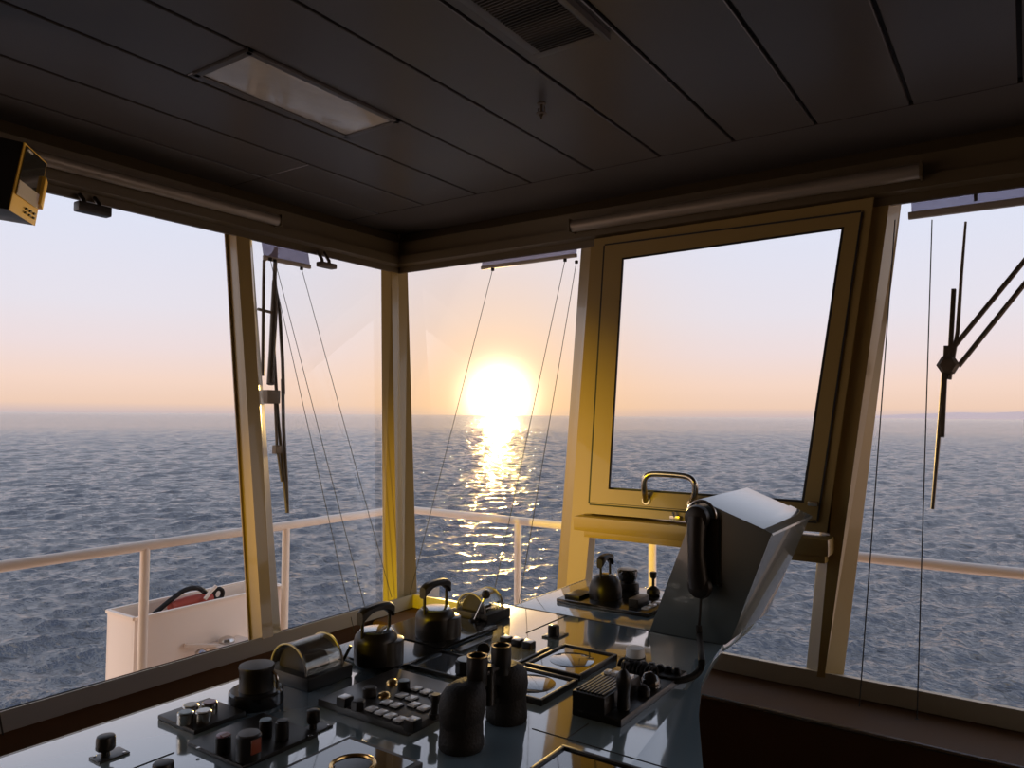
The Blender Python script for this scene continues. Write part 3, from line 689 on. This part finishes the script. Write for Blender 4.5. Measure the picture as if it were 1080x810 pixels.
t = thing('rotary_knob', 'stubby black knob on the far instrument board behind the dome-shaped lever', 'knob', (p.x, p.y, ZC+.010)); p = Vector((p.x, p.y, ZC+.010))
mb = MB(); mb.lathe(p, [(.030, 0), (.031, .004), (.029, .018), (.026, .02)], 28); mb.build('collar', 'black', t)
mb = MB(); mb.lathe(p, [(.02, .018), (.021, .024), (.026, .036), (.027, .052), (.024, .055)], 28); mb.build('cap', 'black_gloss', t)
p = S(689, 627, .01); p.z = ZC+.010
t = thing('gooseneck_microphone', 'small dark stalk rising from a round foot beside the cabinet', 'microphone', p)
mb = MB(); mb.lathe(p, [(.016, 0), (.018, .004), (.016, .014), (.008, .020), (.004, .022)], 24); mb.build('foot', 'black', t)
mb = MB(); mb.tube([p+Vector((0, 0, .018)), p+Vector((0, 0, .042))], .0036, 10); mb.lathe(p+Vector((0, 0, .040)), [(.004, 0), (.008, .004), (.009, .016), (.007, .018)], 18); mb.build('head', 'black', t)

# half-round dome indicators
def dome_unit(x0, x1, y0, y1, hb, label, pointer=True, knobs=False):
    root = thing('dome_indicator', label, 'indicator', ((x0+x1)/2, (y0+y1)/2, ZC)); zb = ZC+hb; xm = (x0+x1)/2; R_ = (x1-x0)/2*.78
    mb = MB(); mb.box(x0, x1, y0, y1, ZC, zb, .003); mb.build('base_box', 'black', root)
    N = 24; ya, yb = y0+.006, y1-.012
    mb = MB(); b = bmesh.new(); r0 = []; r1 = []
    for rad in (R_, R_-.002):
        r0.append([b.verts.new((xm-rad*math.cos(PI*i/N), ya, zb+rad*math.sin(PI*i/N))) for i in range(N+1)])
        r1.append([b.verts.new((xm-rad*math.cos(PI*i/N), yb, zb+rad*math.sin(PI*i/N))) for i in range(N+1)])
    for i in range(N):
        b.faces.new((r0[0][i], r0[0][i+1], r1[0][i+1], r1[0][i])); b.faces.new((r0[1][i], r1[1][i], r1[1][i+1], r0[1][i+1]))
        b.faces.new((r0[0][i], r0[1][i], r0[1][i+1], r0[0][i+1])); b.faces.new((r1[0][i], r1[0][i+1], r1[1][i+1], r1[1][i]))
    mb._add(b); mb.build('clear_cover', 'dome', root, label='clear half-round cover')
    mb = MB(); arc = [Vector((xm-R_*math.cos(PI*i/N), ya, zb+R_*math.sin(PI*i/N))) for i in range(N+1)]; mb.tube(arc, .0016, 8); mb.build('cover_rim', 'alu', root)
    mb = MB(); arc = [Vector((xm-R_*math.cos(PI*i/N), yb, zb+R_*math.sin(PI*i/N))) for i in range(N+1)]; mb.tube(arc, .002, 8); mb.build('cover_rim', 'alu', root)
    # inner drum with scale
    rd = R_*.84; mb = MB()
    A = [Vector((xm-rd*math.cos(PI*i/N), ya+.012, zb+rd*math.sin(PI*i/N))) for i in range(N+1)]; B = [Vector((p.x, ya+.032, p.z)) for p in A]
    mb.prism(A, B); mb.build('scale_drum', 'black', root)
    mb = MB(); rd2 = R_*.5; A = [Vector((xm-rd2*math.cos(PI*i/N), ya+.032, zb+rd2*math.sin(PI*i/N))) for i in range(N+1)]; B = [Vector((p.x, yb-.01, p.z)) for p in A]; mb.prism(A, B); mb.build('inner_drum', 'black', root)
    return root
dome_unit(-1.125, -1.005, .855, .955, .022, 'black box with clear half-round cover next to the big black knob')
dome_unit(-1.105, -1.0, 1.355, 1.445, .022, 'black box with clear half-round cover against the sunlit sea, near the far corner')
# ball-topped lever next to each dome
c0 = Vector((-1.03, 1.345, ZC)); 
t = thing('ball_lever', 'thin lever with a dark ball end leaning past the far half-round dome', 'control lever', c0)
tip = aty(512.5, 627, 1.36)
mb = MB(); mb.cyl(c0, .012, .012, 20); mb.build('pivot', 'black', t)
mb = MB(); mb.tube([c0+Vector((0, 0, .008)), tip], .0025, 10); mb.build('stem', 'steel', t)
mb = MB(); mb.lathe(tip-Vector((0, 0, .010)), [(.002, 0), (.007, .002), (.010, .007), (.0105, .011), (.008, .017), (.002, .0205)], 20); mb.build('ball', 'black', t)
c0 = S(359, 708, 0); tip = S(370, 681, .045)
t = thing('angled_lever', 'short slanting black rod between the left dome and its neighbouring lever', 'control lever', c0)
mb = MB(); mb.cyl(c0, .010, .014, 20); mb.build('pivot', 'black', t)
mb = MB(); mb.tube([c0+Vector((0, 0, .01)), tip], .003, 10); mb.build('stem', 'black', t)

# big knob on a round collar
p = S(270, 741)
t = thing('rotary_knob', 'largest black rotary knob, on a wide round collar at the window side', 'knob', p)
mb = MB(); mb.lathe(p, [(.042, 0), (.0435, .004), (.043, .020), (.040, .023)], 40); mb.build('collar', 'black_gloss', t)
mb = MB(); mb.lathe(p, [(.028, .022), (.027, .027), (.0265, .050), (.0285, .058), (.0275, .061), (.022, .0615)], 40); mb.build('cap', 'black', t)
mb = MB(); mb.tube([p+Vector((.026, .012, .052)), p+Vector((.034, .015, .045)), p+Vector((.034, .015, .025))], .0025, 8, smooth=1); mb.build('clamp', 'steel', t)

# four round push buttons on a plate
x0, x1, y0, y1 = -1.105, -1.008, .648, .735
t = thing('button_plate', 'black plate carrying four pale round push buttons', 'button panel', ((x0+x1)/2, (y0+y1)/2, ZC))
mb = rect_slab(x0, x1, y0, y1, .007); mb.build('plate', 'black', t)
for px, py, m_ in ((195.5, 759, 'blue_cap'), (214.5, 757.5, 'key'), (201, 751, 'white'), (221, 748, 'purple')):
    p = S(px, py, .012); p.z = ZC+.006
    mb = MB(); mb.cyl(p, .0118, .017, 28); o = mb.build('push_button', 'steel', t)
    mb = MB(); mb.cyl(p+Vector((0, 0, .0165)), .0105, .0018, 28); mb.build('lens', m_, o)
# five cylinder switches on a longer plate
x0, x1, y0, y1 = -.985, -.858, .622, .750
t = thing('switch_plate', 'black plate with tall cylinder switches, one with an orange-red window', 'switch panel', ((x0+x1)/2, (y0+y1)/2, ZC))
mb = rect_slab(x0, x1, y0, y1, .006); mb.build('plate', 'black', t)
for px, py, r_, h_, mm, capm in ((235, 793, .0105, .022, 'black', 'purple'), (262, 801, .0165, .034, 'black', 'plate'), (280, 776, .0095, .022, 'black', 'blue_cap'), (297.5, 780, .0095, .026, 'black', 'black')):
    p = S(px, py, .006); mb = MB(); mb.cyl(p, r_, h_, 28); o = mb.build('cylinder_switch', mm, t)
    mb = MB(); mb.lathe(p+Vector((0, 0, h_-.0005)), [(r_*.86, 0), (r_*.86, .002), (r_*.7, .0022)], 28); mb.build('cap', capm, o)
    if capm == 'plate':
        mb = MB(); mb.box(p.x+r_*.1, p.x+r_*1.02, p.y-r_*.45, p.y+r_*.45, p.z+.012, p.z+h_-.003, .001); mb.build('orange_window', 'orange', o)
    if capm == 'purple':
        mb = MB(); q_ = p+Vector((r_*.4, 0, h_+.0015)); mb.box(q_.x-.004, q_.x+.006, q_.y-.006, q_.y+.006, q_.z, q_.z+.001); mb.build('red_mark', 'orange', o)
for px, py in ((209, 789), (327, 776)): mb = MB(); mb.cyl(S(px, py, .006), .0028, .001, 12); mb.build('screw', 'steel', t)

# toggles and single knobs with small square plates
def small_knob(p, r_, h_, label, capm='black', plate=True, neck=True, pl=.024, name='selector_knob', rot=0):
    p = Vector((p.x, p.y, ZC)); t = thing(name, label, 'knob', p)
    if plate:
        mb = MB(); mb.box(p.x-pl*.6, p.x+pl*.6, p.y-pl*.62, p.y+pl*1.1, ZC, ZC+.0022, .0008); mb.build('plate', 'plate', t)
        for dx, dy in ((-.42, -.4), (.42, .85)): mb = MB(); mb.cyl((p.x+pl*dx, p.y+pl*dy, ZC+.002), .0022, .0012, 12); mb.build('screw', 'steel', t)
    mb = MB()
    if neck: mb.lathe(p, [(.006, 0), (.0055, .008), (.0045, .013)], 18); mb.build('neck', 'black', t); z0 = .011
    else: mb.cyl(p, r_*1.1, .003); mb.build('collar', 'black', t); z0 = .002
    mb = MB(); mb.lathe(p+Vector((0, 0, z0)), [(r_*.86, 0), (r_, .002), (r_*.97, h_*.8), (r_*.9, h_*.95), (r_*.7, h_)], 28); mb.build('cap', capm, t)
    return t
small_knob(S(111, 799), .0125, .019, 'black knob on a small square plate at the lower left of the console')
small_knob(S(330, 770), .0095, .019, 'slim black knob with small plate beside the keypad board')
small_knob(S(172, 815), .0135, .012, 'black round knob cut off by the lower picture edge', plate=False, neck=False)
small_knob(S(584, 671), .0125, .022, 'lone dark brown knob on the bright part of the console', neck=False, pl=.03)
small_knob(S(670, 694), .0185, .019, 'white round knob beside the foot of the cabinet', capm='white', neck=False, pl=.02)

# keypad board
def keypad():
    x0, x1, y0, y1 = -.948, -.752, .826, 1.005; H = .012
    t = thing('keypad_board', 'black keypad board with rows of pale square keys', 'control panel', ((x0+x1)/2, (y0+y1)/2, ZC))
    mb = rect_slab(x0, x1, y0, y1, H); mb.build('board', 'plate', t)
    keys = [(439, 726), (449.5, 729.3), (459, 733), (468.5, 736.5), (424, 733), (434, 736), (437, 743), (447, 746.5), (408, 740.5), (418, 743.5), (392, 747.5), (402, 751), (412, 754.5), (422, 758.3)]
    for i, (a, b) in enumerate(keys):
        p = S(a, b, H+.003); z0 = ZC+H-.001; s_ = .0073
        mb = MB(); mb.box(p.x-s_*1.12, p.x+s_*1.12, p.y-s_*1.35, p.y+s_*1.35, z0, z0+.003, .0008); k = mb.build('key_base', 'black', t)
        mb = MB(); mb.box(p.x-s_, p.x+s_, p.y-s_*1.15, p.y+s_*1.15, z0+.0025, z0+.0055, .0012); mb.build('key_cap', 'key', k)
    def cube(a, b, h_, s_, m_='black', top='key'):
        p = S(a, b, H+h_); z0 = ZC+H-.001; mb = MB(); mb.box(p.x-s_, p.x+s_, p.y-s_, p.y+s_, z0, z0+h_, .001); k = mb.build('square_switch', m_, t)
        mb = MB(); mb.box(p.x-s_*.85, p.x+s_*.85, p.y-s_*.85, p.y+s_*.85, z0+h_-.0005, z0+h_+.001, .0004); mb.build('lens', top, k)
    cube(364, 734, .014, .0095); cube(435.5, 757.5, .016, .0095)
    def cyl_(a, b, h_, r_, m_, top, seg=28):
        p = S(a, b, H+h_); z0 = ZC+H-.001; mb = MB(); mb.cyl((p.x, p.y, z0), r_, h_, seg); k = mb.build('round_switch', m_, t)
        mb = MB(); mb.lathe((p.x, p.y, z0+h_-.0005), [(r_*.82, 0), (r_*.82, .0012), (r_*.7, .0014)], seg); mb.build('lens', top, k)
    cyl_(378, 738, .014, .0115, 'plate', 'black', 6); cyl_(390, 724, .016, .0115, 'plate', 'black'); cyl_(426, 717, .016, .0105, 'black', 'blue_cap')
    for a, b in ((405.5, 732), (414, 718.5)):
        p = S(a, b, H+.004); mb = MB(); mb.lathe((p.x, p.y, ZC+H-.001), [(.0115, 0), (.0112, .003), (.008, .007), (.002, .009)], 24); mb.build('dome_button', 'brass', t)
    p = S(457.5, 757, H); mb = MB(); mb.cyl((p.x, p.y, ZC+H-.001), .008, .008); mb.tube([(p.x, p.y, ZC+H), (p.x+.003, p.y, ZC+H+.032)], .0055, 12); mb.lathe((p.x+.003, p.y, ZC+H+.024), [(.007, 0), (.008, .004), (.007, .012)], 18); mb.build('toggle', 'black', t)
keypad()

# binoculars standing on end
def binoculars():
    pa, pb = Vector((-.668, .845, ZC)), Vector((-.672, .962, ZC)); pa.z = pb.z = ZC; mid = (pa+pb)/2; ax = (pb-pa).normalized()
    t = thing('binoculars', 'large black binoculars standing upright on the console', 'binoculars', mid)
    ea, eb = Vector((-.665, .877, ZC)), Vector((-.665, .937, ZC))
    hz = .120
    for b, e in ((pa, ea), (pb, eb)):
        e = Vector((e.x, e.y, ZC)); 
        mb = MB(); mb.lathe(b, [(.031, 0), (.0325, .003), (.0325, .014), (.0315, .016), (.031, .030), (.030, .05)], 36); o = mb.build('objective_barrel', 'rubber', t)
        # prism housing: rounded block swept from the barrel to the eyepiece
        mb = MB(); bm_ = bmesh.new(); rows = []
        for zz, k, s1 in ((.030, 0., .88), (.040, .0, 1.), (.056, .05, 1.06), (.072, .12, 1.02), (.082, .22, .86), (.088, .40, .60)):
            c = b.lerp(e, k); rows.append([bm_.verts.new(c+Vector((math.cos(2*PI*i/28)*.031*s1, math.sin(2*PI*i/28)*.034*s1, zz))) for i in range(28)])
        for r0, r1 in zip(rows, rows[1:]):
            for i in range(28): j = (i+1) % 28; bm_.faces.new((r0[i], r0[j], r1[j], r1[i]))
        bm_.faces.new(rows[0][::-1]); bm_.faces.new(rows[-1]); mb._add(bm_); mb.build('prism_housing', 'rubber', t)
        mb = MB(); mb.lathe(e+Vector((0, 0, .078)), [(.0145, 0), (.0145, .012), (.0152, .014), (.0156, .030), (.0152, hz-.078), (.0125, hz-.078), (.0115, hz-.086), (.001, hz-.090)], 32); mb.build('eyepiece', 'black', t)
        mb = MB(); R_ = [e+Vector(((.0140)*math.cos(2*PI*i/28), .0140*math.sin(2*PI*i/28), hz)) for i in range(29)]; mb.tube(R_, .0014, 8); mb.build('eyecup_rim', 'brass', t, label='brass-coloured eyecup rim')
    m2 = (ea+eb)/2; m2.z = ZC
    mb = MB(); mb.cyl(m2+Vector((0, 0, .088)), .009, .010, 24); mb.build('focus_wheel', 'black', t)
    mb = MB(); mb.cyl(m2+Vector((0, 0, .040)), .008, .049, 20)
    mb.bar(pa.lerp(pb, .12)+Vector((0, 0, .055)), pa.lerp(pb, .88)+Vector((0, 0, .055)), .020, .012, side=(0, 0, 1), bev=.003)
    mb.bar(ea.lerp(eb, .0)*1+Vector((0, 0, ZC+.090-ea.z)), eb+Vector((0, 0, ZC+.090-eb.z)), .006, .012, side=(0, 0, 1), bev=.002); mb.build('hinge', 'black', t)
binoculars()

# flat framed panels
def flat_panel(x0, x1, y0, y1, label, h=.010, round_=True, f=.006, m_='screen'):
    t = thing('flat_display', label, 'display', ((x0+x1)/2, (y0+y1)/2, ZC))
    mb = MB()
    for a in ((x0, x1, y0, y0+f), (x0, x1, y1-f, y1), (x0, x0+f, y0+f, y1-f), (x1-f, x1, y0+f, y1-f)): mb.box(*a, ZC, ZC+h, .001)
    mb.build('bezel', 'black', t)
    mb = MB(); mb.box(x0+f, x1-f, y0+f, y1-f, ZC, ZC+h-.003); mb.build('screen', m_, t)
    if round_:
        mb = MB(); mb.lathe(((x0+x1)/2, (y0+y1)/2, ZC+h-.003), [((x1-x0)*.36, 0), ((x1-x0)*.36, .0006), ((x1-x0)*.355, .0008)], 48); mb.build('round_dial', 'dial', t, label='pale round dial')
flat_panel(-.778, -.660, 1.172, 1.318, 'dark square display with faint round dial, farther of the pair right of the binoculars')
flat_panel(-.775, -.654, 1.035, 1.155, 'square display with bright round dial, nearer of the pair right of the binoculars')
flat_panel(-.548, -.42, .76, .925, 'dark flat display cut off by the bottom picture edge under the radio', round_=False, h=.006)
flat_panel(-.985, -.832, 1.046, 1.150, 'flat glossy display in front of the corner lever, behind the keypad board', round_=False, h=.006, m_='dial')
t = thing('flat_display', 'dark framed display with brass-edged dial, below the keypad board', 'display', (-.745, .70, ZC))
mb = MB(); mb.box(-.812, -.672, .64, .768, ZC, ZC+.006, .001); mb.build('bezel', 'black', t)
mb = MB(); mb.box(-.804, -.680, .648, .760, ZC+.005, ZC+.007); mb.build('screen', 'screen', t)
p = S(372, 812, .007); mb = MB(); mb.tube([p+Vector((.028*math.cos(2*PI*i/36), .028*math.sin(2*PI*i/36), .006)) for i in range(37)], .003, 8); mb.build('dial_rim', 'brass', t)
mb = MB(); mb.cyl(p, .026, .006, 36); mb.build('dial', 'black_gloss', t)

# row of three cube buttons, slot bars, paddle switches
for px, py, lab in ((534, 679, 'leftmost of three small cube switches in a row behind the binoculars'), (546, 681.5, 'middle of three small cube switches in a row behind the binoculars'), (558, 684, 'rightmost of three small cube switches in a row behind the binoculars')):
    p = S(px, py); s_ = .0098; t = thing('cube_switch', lab, 'switch', p, group='cube switches behind the binoculars')
    mb = MB(); mb.box(p.x-s_, p.x+s_, p.y-s_, p.y+s_, ZC, ZC+.014, .001); mb.build('body', 'black', t)
    mb = MB(); mb.box(p.x-s_*.88, p.x+s_*.88, p.y-s_*.88, p.y+s_*.88, ZC+.0135, ZC+.0155, .0006); mb.build('lens', 'orange' if False else 'key', t)
def strip(a, b, w_, label, h=.004, m_='black'):
    p0, p1 = S(*a), S(*b); t = thing('slot_strip', label, 'trim strip', (p0+p1)/2)
    mb = MB(); mb.bar(Vector((p0.x, p0.y, ZC+h/2)), Vector((p0.x+(p1.x-p0.x)*.3, p1.y, ZC+h/2)), h, w_, side=(0, 0, 1), bev=.0006); mb.build('channel', m_, t)
    mb = MB(); mb.bar(Vector((p0.x-w_*.7, p0.y, ZC+.001)), Vector((p0.x-w_*.7+(p1.x-p0.x)*.3, p1.y, ZC+.001)), .002, .0015, side=(0, 0, 1)); mb.build('metal_edge', 'brass', t)
strip((548, 700), (577, 684), .006, 'thin black slot line left of the farther square display')
strip((482, 688), (512, 673), .018, 'wider dark slot beside the round paddle knob', m_='plate')
p = S(510, 694); t = thing('paddle_switch', 'upright round paddle switch behind the left eyepiece of the binoculars', 'switch', p)
mb = MB(); mb.box(p.x-.006, p.x+.006, p.y-.006, p.y+.006, ZC, ZC+.008, .001); mb.build('base', 'black', t)
mb = MB(); v = (O-p); v.z = 0; v.normalize(); mb.lathe(p+Vector((0, 0, .017))-v*.003, [(.010, 0), (.0125, .0012), (.0125, .005), (.010, .006)], 28, axis=v); mb.build('paddle', 'black', t)
p = S(492, 712); t = thing('selector_knob', 'broad faceted black knob half hidden behind the left barrel of the binoculars', 'knob', p)
mb = MB(); mb.cyl(p, .022, .003); mb.build('collar', 'plate', t)
mb = MB(); mb.cyl(p+Vector((0, 0, .0025)), .0205, .026, 8); mb.build('cap', 'black', t)
mb = MB(); mb.lathe(p+Vector((0, 0, .028)), [(.017, 0), (.017, .001), (.015, .0012)], 24); mb.build('lens', 'blue_cap', t)

# radio with slatted loudspeaker, keys, switches and its microphone on a coiled lead
def radio():
    x0, x1, y0, y1 = -.597, -.512, 1.035, 1.300; t = thing('radio_unit', 'black desk radio with slatted loudspeaker top at the right edge of the console', 'radio', ((x0+x1)/2, (y0+y1)/2, ZC))
    mb = MB(); mb.prism([Vector((a, b, ZC)) for a, b in ((x0, y0), (x1, y0), (x1, y1), (x0, y1))], [Vector((a, b, ZC+.012)) for a, b in ((x0, y0), (x1, y0), (x1, y1), (x0, y1))], bev=.002); mb.build('base_plate', 'black', t)
    hx1 = x1-.028; mb = MB(); A = [Vector((x0, y0, ZC+.010)), Vector((x0, y0, ZC+.038)), Vector((x0, y0+.125, ZC+.038)), Vector((x0, y0+.135, ZC+.010))]
    mb.prism(A, [Vector((hx1-.0, p.y, p.z)) for p in A], bev=.002); mb.build('housing', 'black', t)
    for i in range(8): 
        x = x0+.004+i*.0064; mb = MB(); mb.box(x, x+.0036, y0+.006, y0+.085, ZC+.0375, ZC+.0405, .0006); mb.build('speaker_slat', 'plate', t)
    for i in range(4): x = x0+.005+i*.0135; mb = MB(); mb.box(x, x+.009, y0+.096, y0+.110, ZC+.037, ZC+.043, .001); mb.build('key_button', 'key', t)
    for i in range(5): x = x0+.004+i*.016; mb = MB(); mb.lathe((x+.006, y1-.022, ZC+.010), [(.0075, 0), (.0075, .008), (.004, .012)], 16); mb.build('round_button', 'black', t)
    mb = MB(); mb.lathe((x1-.022, y0+.155, ZC+.010), [(.017, 0), (.018, .004), (.016, .016), (.010, .024), (.002, .027)], 28); mb.build('volume_knob', 'black_gloss', t)
    mb = MB(); mb.lathe((x1-.014, y0+.112, ZC+.010), [(.010, 0), (.0105, .012), (.006, .018), (.001, .02)], 24); mb.build('tuning_knob', 'black', t)
    mb = MB(); c = Vector((x0+.03, y1-.05, ZC+.03)); 
    N = 220; path = []
    a, b = S(656, 702, .02), S(692, 712, .02); ax = (b-a); s1 = ax.normalized().cross(Vector((0, 0, 1)))
    for i in range(N):
        u = i/(N-1); an = 2*PI*9*u; path.append(a+ax*u+s1*(.010*math.cos(an))+Vector((0, 0, .010*math.sin(an)+.002)))
    mb.tube(path, .0034, 6); mb.build('coiled_lead', 'rubber', t, label='black coiled lead')
radio()
p = Vector((-.526, 1.072, ZC+.012))
t = thing('fist_microphone', 'slim black stick microphone standing in front of the radio knobs', 'microphone', p)
mb = MB(); mb.lathe(p, [(.007, 0), (.010, .003), (.0095, .03), (.0115, .036), (.0115, .050), (.008, .058), (.004, .062)], 22); mb.build('body', 'black', t)
mb = MB(); q_ = p+Vector((0, 0, .060)); mb.tube([q_, q_+Vector((.001, .003, .018)), S(655, 704, .05), S(661, 699, .035), S(668, 702, .02)], .0026, 8, smooth=2); mb.build('lead', 'rubber', t)

t = thing('fill_spot_housing', 'added housing of the unseen gold fill spot, aft on the left wall', 'lamp', LP)  # invented fixture around the added spot, out of view
ax_ = (LT-LP).normalized(); mb = MB(); mb.lathe(LP-ax_*.05, [(.018, 0), (.03, .01), (.04, .08), (.043, .13), (.040, .13), (.036, .08), (.02, .03), (.001, .028)], 28, axis=ax_); mb.build('spot_shade', 'black', t)
mb = MB(); mb.tube([LP-ax_*.04, LP+Vector((-.1, -.06, 0)), Vector((XL(1.45)-.0, LP.y-.06, 1.45))], .008, 10, smooth=1); mb.build('spot_arm', 'steel', t)

# ------------------------------------------------------------------ outside: rail, locker, wipers
XR, YR_ = -2.70, 2.90; ZR = EYE-.494
def rail():
    t = thing('deck_railing', 'white painted deck railing running round the corner outside the windows', 'railing', (XR, YR_, -1))
    mb = MB(); r_ = .0185
    mb.tube([(XR, -3., ZR), (XR, YR_-.06, ZR), (XR+.018, YR_-.018, ZR), (XR+.06, YR_, ZR), (3., YR_, ZR)], r_, 14); mb.build('top_rail', 'rail', t)
    ys = [atx(152, 620, XR).y, atx(301, 600, XR).y, -.4, -1.4]; xs = [aty(546, 600, YR_).x, aty(688, 590, YR_).x, aty(884, 640, YR_).x, .8, 1.6]
    for y in ys: mb = MB(); mb.tube([(XR, y, -.2), (XR, y, ZR)], .0165, 12); mb.build('rail_post', 'rail', t)
    for x in xs: mb = MB(); mb.tube([(x, YR_, -.2), (x, YR_, ZR)], .0165, 12); mb.build('rail_post', 'rail', t)
    mb = MB(); mb.tube([(XR, -3, .15), (XR, YR_, .15), (3, YR_, .15)], .012, 10); mb.build('lower_rail', 'rail', t)
rail()
mb = MB(); mb.prism([Vector(p) for p in ((-2.9, -3, -.25), (-1.95, -3, -.25), (-1.95, 2.15, -.25), (3, 2.15, -.25), (3, 3.0, -.25), (-2.9, 3.0, -.25))], [Vector(p) for p in ((-2.9, -3, -.2), (-1.95, -3, -.2), (-1.95, 2.15, -.2), (3, 2.15, -.2), (3, 3.0, -.2), (-2.9, 3.0, -.2))])
struct(mb, 'deck_walkway', 'rail', 'painted walkway outside the windows, below the sills')
def locker():
    XF = -2.735; f = atx(142, 653, XF); zt = f.z; b = atz(118, 644, zt); e = atx(305, 616, XF)
    y0, y1 = f.y, atx(303, 614, XF).y; xb = b.x-.01; z0 = -.2; w_ = .012
    zt2 = zt
    t = thing('deck_locker', 'open-topped white metal locker hung outside the railing', 'locker', ((XF+xb)/2, (y0+y1)/2, z0))
    mb = MB()
    mb.box(XF-w_, XF, y0, y1, z0, zt, .003); mb.box(xb, xb+w_, y0, y1, z0, zt, .003); mb.box(xb+w_, XF-w_, y0, y0+w_, z0, zt, .002); mb.box(xb+w_, XF-w_, y1-w_, y1, z0, zt, .002); mb.box(xb+w_, XF-w_, y0+w_, y1-w_, z0, z0+.02)
    mb.build('body', 'tank', t)
    mb = MB()
    for a, b2 in (((XF+.001, y0, zt), (XF+.001, y1, zt)), ((xb, y0, zt), (xb, y1, zt)), ((xb, y0, zt), (XF, y0, zt))): mb.bar(a, b2, .012, .016, bev=.002)
    mb.build('rim', 'rail', t)
    # low lid/bracket and a bright fitting on its inboard face
    xf = XF+.002; p = atx(236, 674, XF+.03)
    mb = MB(); mb.box(XF, XF+.10, p.y-.06, p.y+.09, p.z-.03, p.z-.01, .004); mb.build('bracket', 'tank', t); mb = MB(); mb.bar((XF+.01, p.y-.16, p.z+.01), (XF+.06, p.y-.02, p.z-.015), .012, .02, bev=.002); mb.build('bracket', 'tank', t)
    mb = MB(); mb.lathe((XF+.05, p.y, p.z-.012), [(.03, 0), (.032, .01), (.026, .02), (.012, .026), (.002, .027)], 24); q_ = atx(212, 687, XF+.04); mb.lathe((XF+.04, q_.y, q_.z-.01), [(.022, 0), (.022, .01), (.01, .02), (.001, .021)], 20); mb.build('metal_fitting', 'steel', t)
    # hose lying in it
    r = thing('fire_hose', 'dark hose curling out of the locker beside something red', 'hose', (xb+.08, (y0+y1)/2, zt-.05))
    mid = (XF+xb)/2
    mb = MB(); mb.tube([atx(162, 648, mid), atx(182, 631, mid), atx(196, 621, mid), atx(210, 619.5, mid), atx(220, 628, mid), atx(226, 640, mid)], .010, 10, smooth=2)
    c = atx(230, 625, mid); mb.tube([c+Vector((0, .022*math.cos(a_), .022*math.sin(a_)-.006)) for a_ in [2*PI*i/20 for i in range(21)]], .009, 10); mb.build('hose_pipe', 'rubber', r)
    a_ = atx(180, 642, mid); b3 = atx(222, 632, mid); mb = MB(); mb.tube([a_, a_.lerp(b3, .5)+Vector((0, 0, .010)), b3], .026, 14, smooth=1); mb.build('red_sleeve', 'red', r, label='red rubber sleeve')
    mb = MB(); mb.tube([atx(216, 632, mid+.04), atx(222, 624, mid+.04), atx(228, 618, mid+.04)], .008, 8); mb.build('pale_strap', 'tank', r)
locker()

def wiper_left():
    d = -.09; P = lambda x, y, dd=0: PL(x, y, d+dd)
    t = thing('window_wiper', 'brown metal wiper hanging vertically outside the narrow left window', 'wiper', P(285, 412))
    mb = MB(); mb.tube([P(292, 262), P(287, 269), P(278.5, 275), P(278, 300), P(277.5, 350), P(277, 396)], .0055, 10); mb.tube([P(291, 262), P(290, 283), P(289.5, 300)], .007, 10); mb.build('feed_pipe', 'wiper', t)
    mb = MB(); mb.tube([P(289.5, 296), P(289, 330), P(287, 370), P(285.5, 405)], [.008, .012, .011, .013], 10); mb.tube([P(290, 300), P(295, 330), P(298, 380), P(299, 416)], .006, 8); mb.tube([P(272, 326), P(288, 330)], .005, 8); mb.build('arm', 'wiper', t)
    mb = MB(); p = P(285, 416); mb.box(p.x-.02, p.x+.02, p.y-.025, p.y+.025, p.z-.030, p.z+.014, .004); mb.build('clamp', 'wiper', t)
    mb = MB(); mb.tube([P(288, 352), P(293, 440), P(299, 500), P(303, 540)], .0055, 8); mb.tube([P(298, 400), P(299, 450), P(302, 510), P(303, 541)], .006, 8); mb.tube([P(290, 420), P(292, 470), P(297.5, 508)], .0045, 8)
    p = P(292.5, 474); mb.box(p.x-.01, p.x+.01, p.y-.013, p.y+.01, p.z-.014, p.z+.014, .003); mb.build('blade', 'wiper', t)
def wiper_right():
    d = -.09; P = lambda x, y, dd=0: PR(x, y, d+dd)
    t = thing('window_wiper', 'dark metal wiper on a double arm outside the far right window', 'wiper', P(1000, 385))
    mb = MB(); mb.tube([P(1006, 366), P(1150, 190)], .0062, 10); mb.tube([P(1011, 386), P(1158, 203)], .0062, 10); p = P(1074, 273); q_ = P(1086, 283); mb.build('arm', 'wiper', t)
    mb = MB(); p = P(1000, 385); mb.lathe(p+Vector((0, .012, 0)), [(.020, 0), (.026, .004), (.026, .018), (.018, .026)], 6, axis=(0, -1, 0)); mb.build('hub', 'wiper', t)
    mb = MB(); mb.tube([P(1018.5, 234), P(1014, 290), P(1010, 350), P(1001, 400)], [.003, .0058], 8); mb.tube([P(996, 392), P(990, 460), P(983.5, 537)], [.0062, .004], 8)
    mb.bar(P(1006, 305), P(1001, 395), .011, .012, side=(1, 0, 0), bev=.002); mb.bar(P(998, 365), P(993.5, 461), .011, .012, side=(1, 0, 0), bev=.002); mb.build('blade', 'wiper', t)
wiper_left(); wiper_right()

# ------------------------------------------------------------------ colour management
C.view_settings.view_transform = 'Standard'; C.view_settings.look = 'None'; C.view_settings.gamma = 1; C.view_settings.exposure = 0
C.view_settings.use_curve_mapping = False
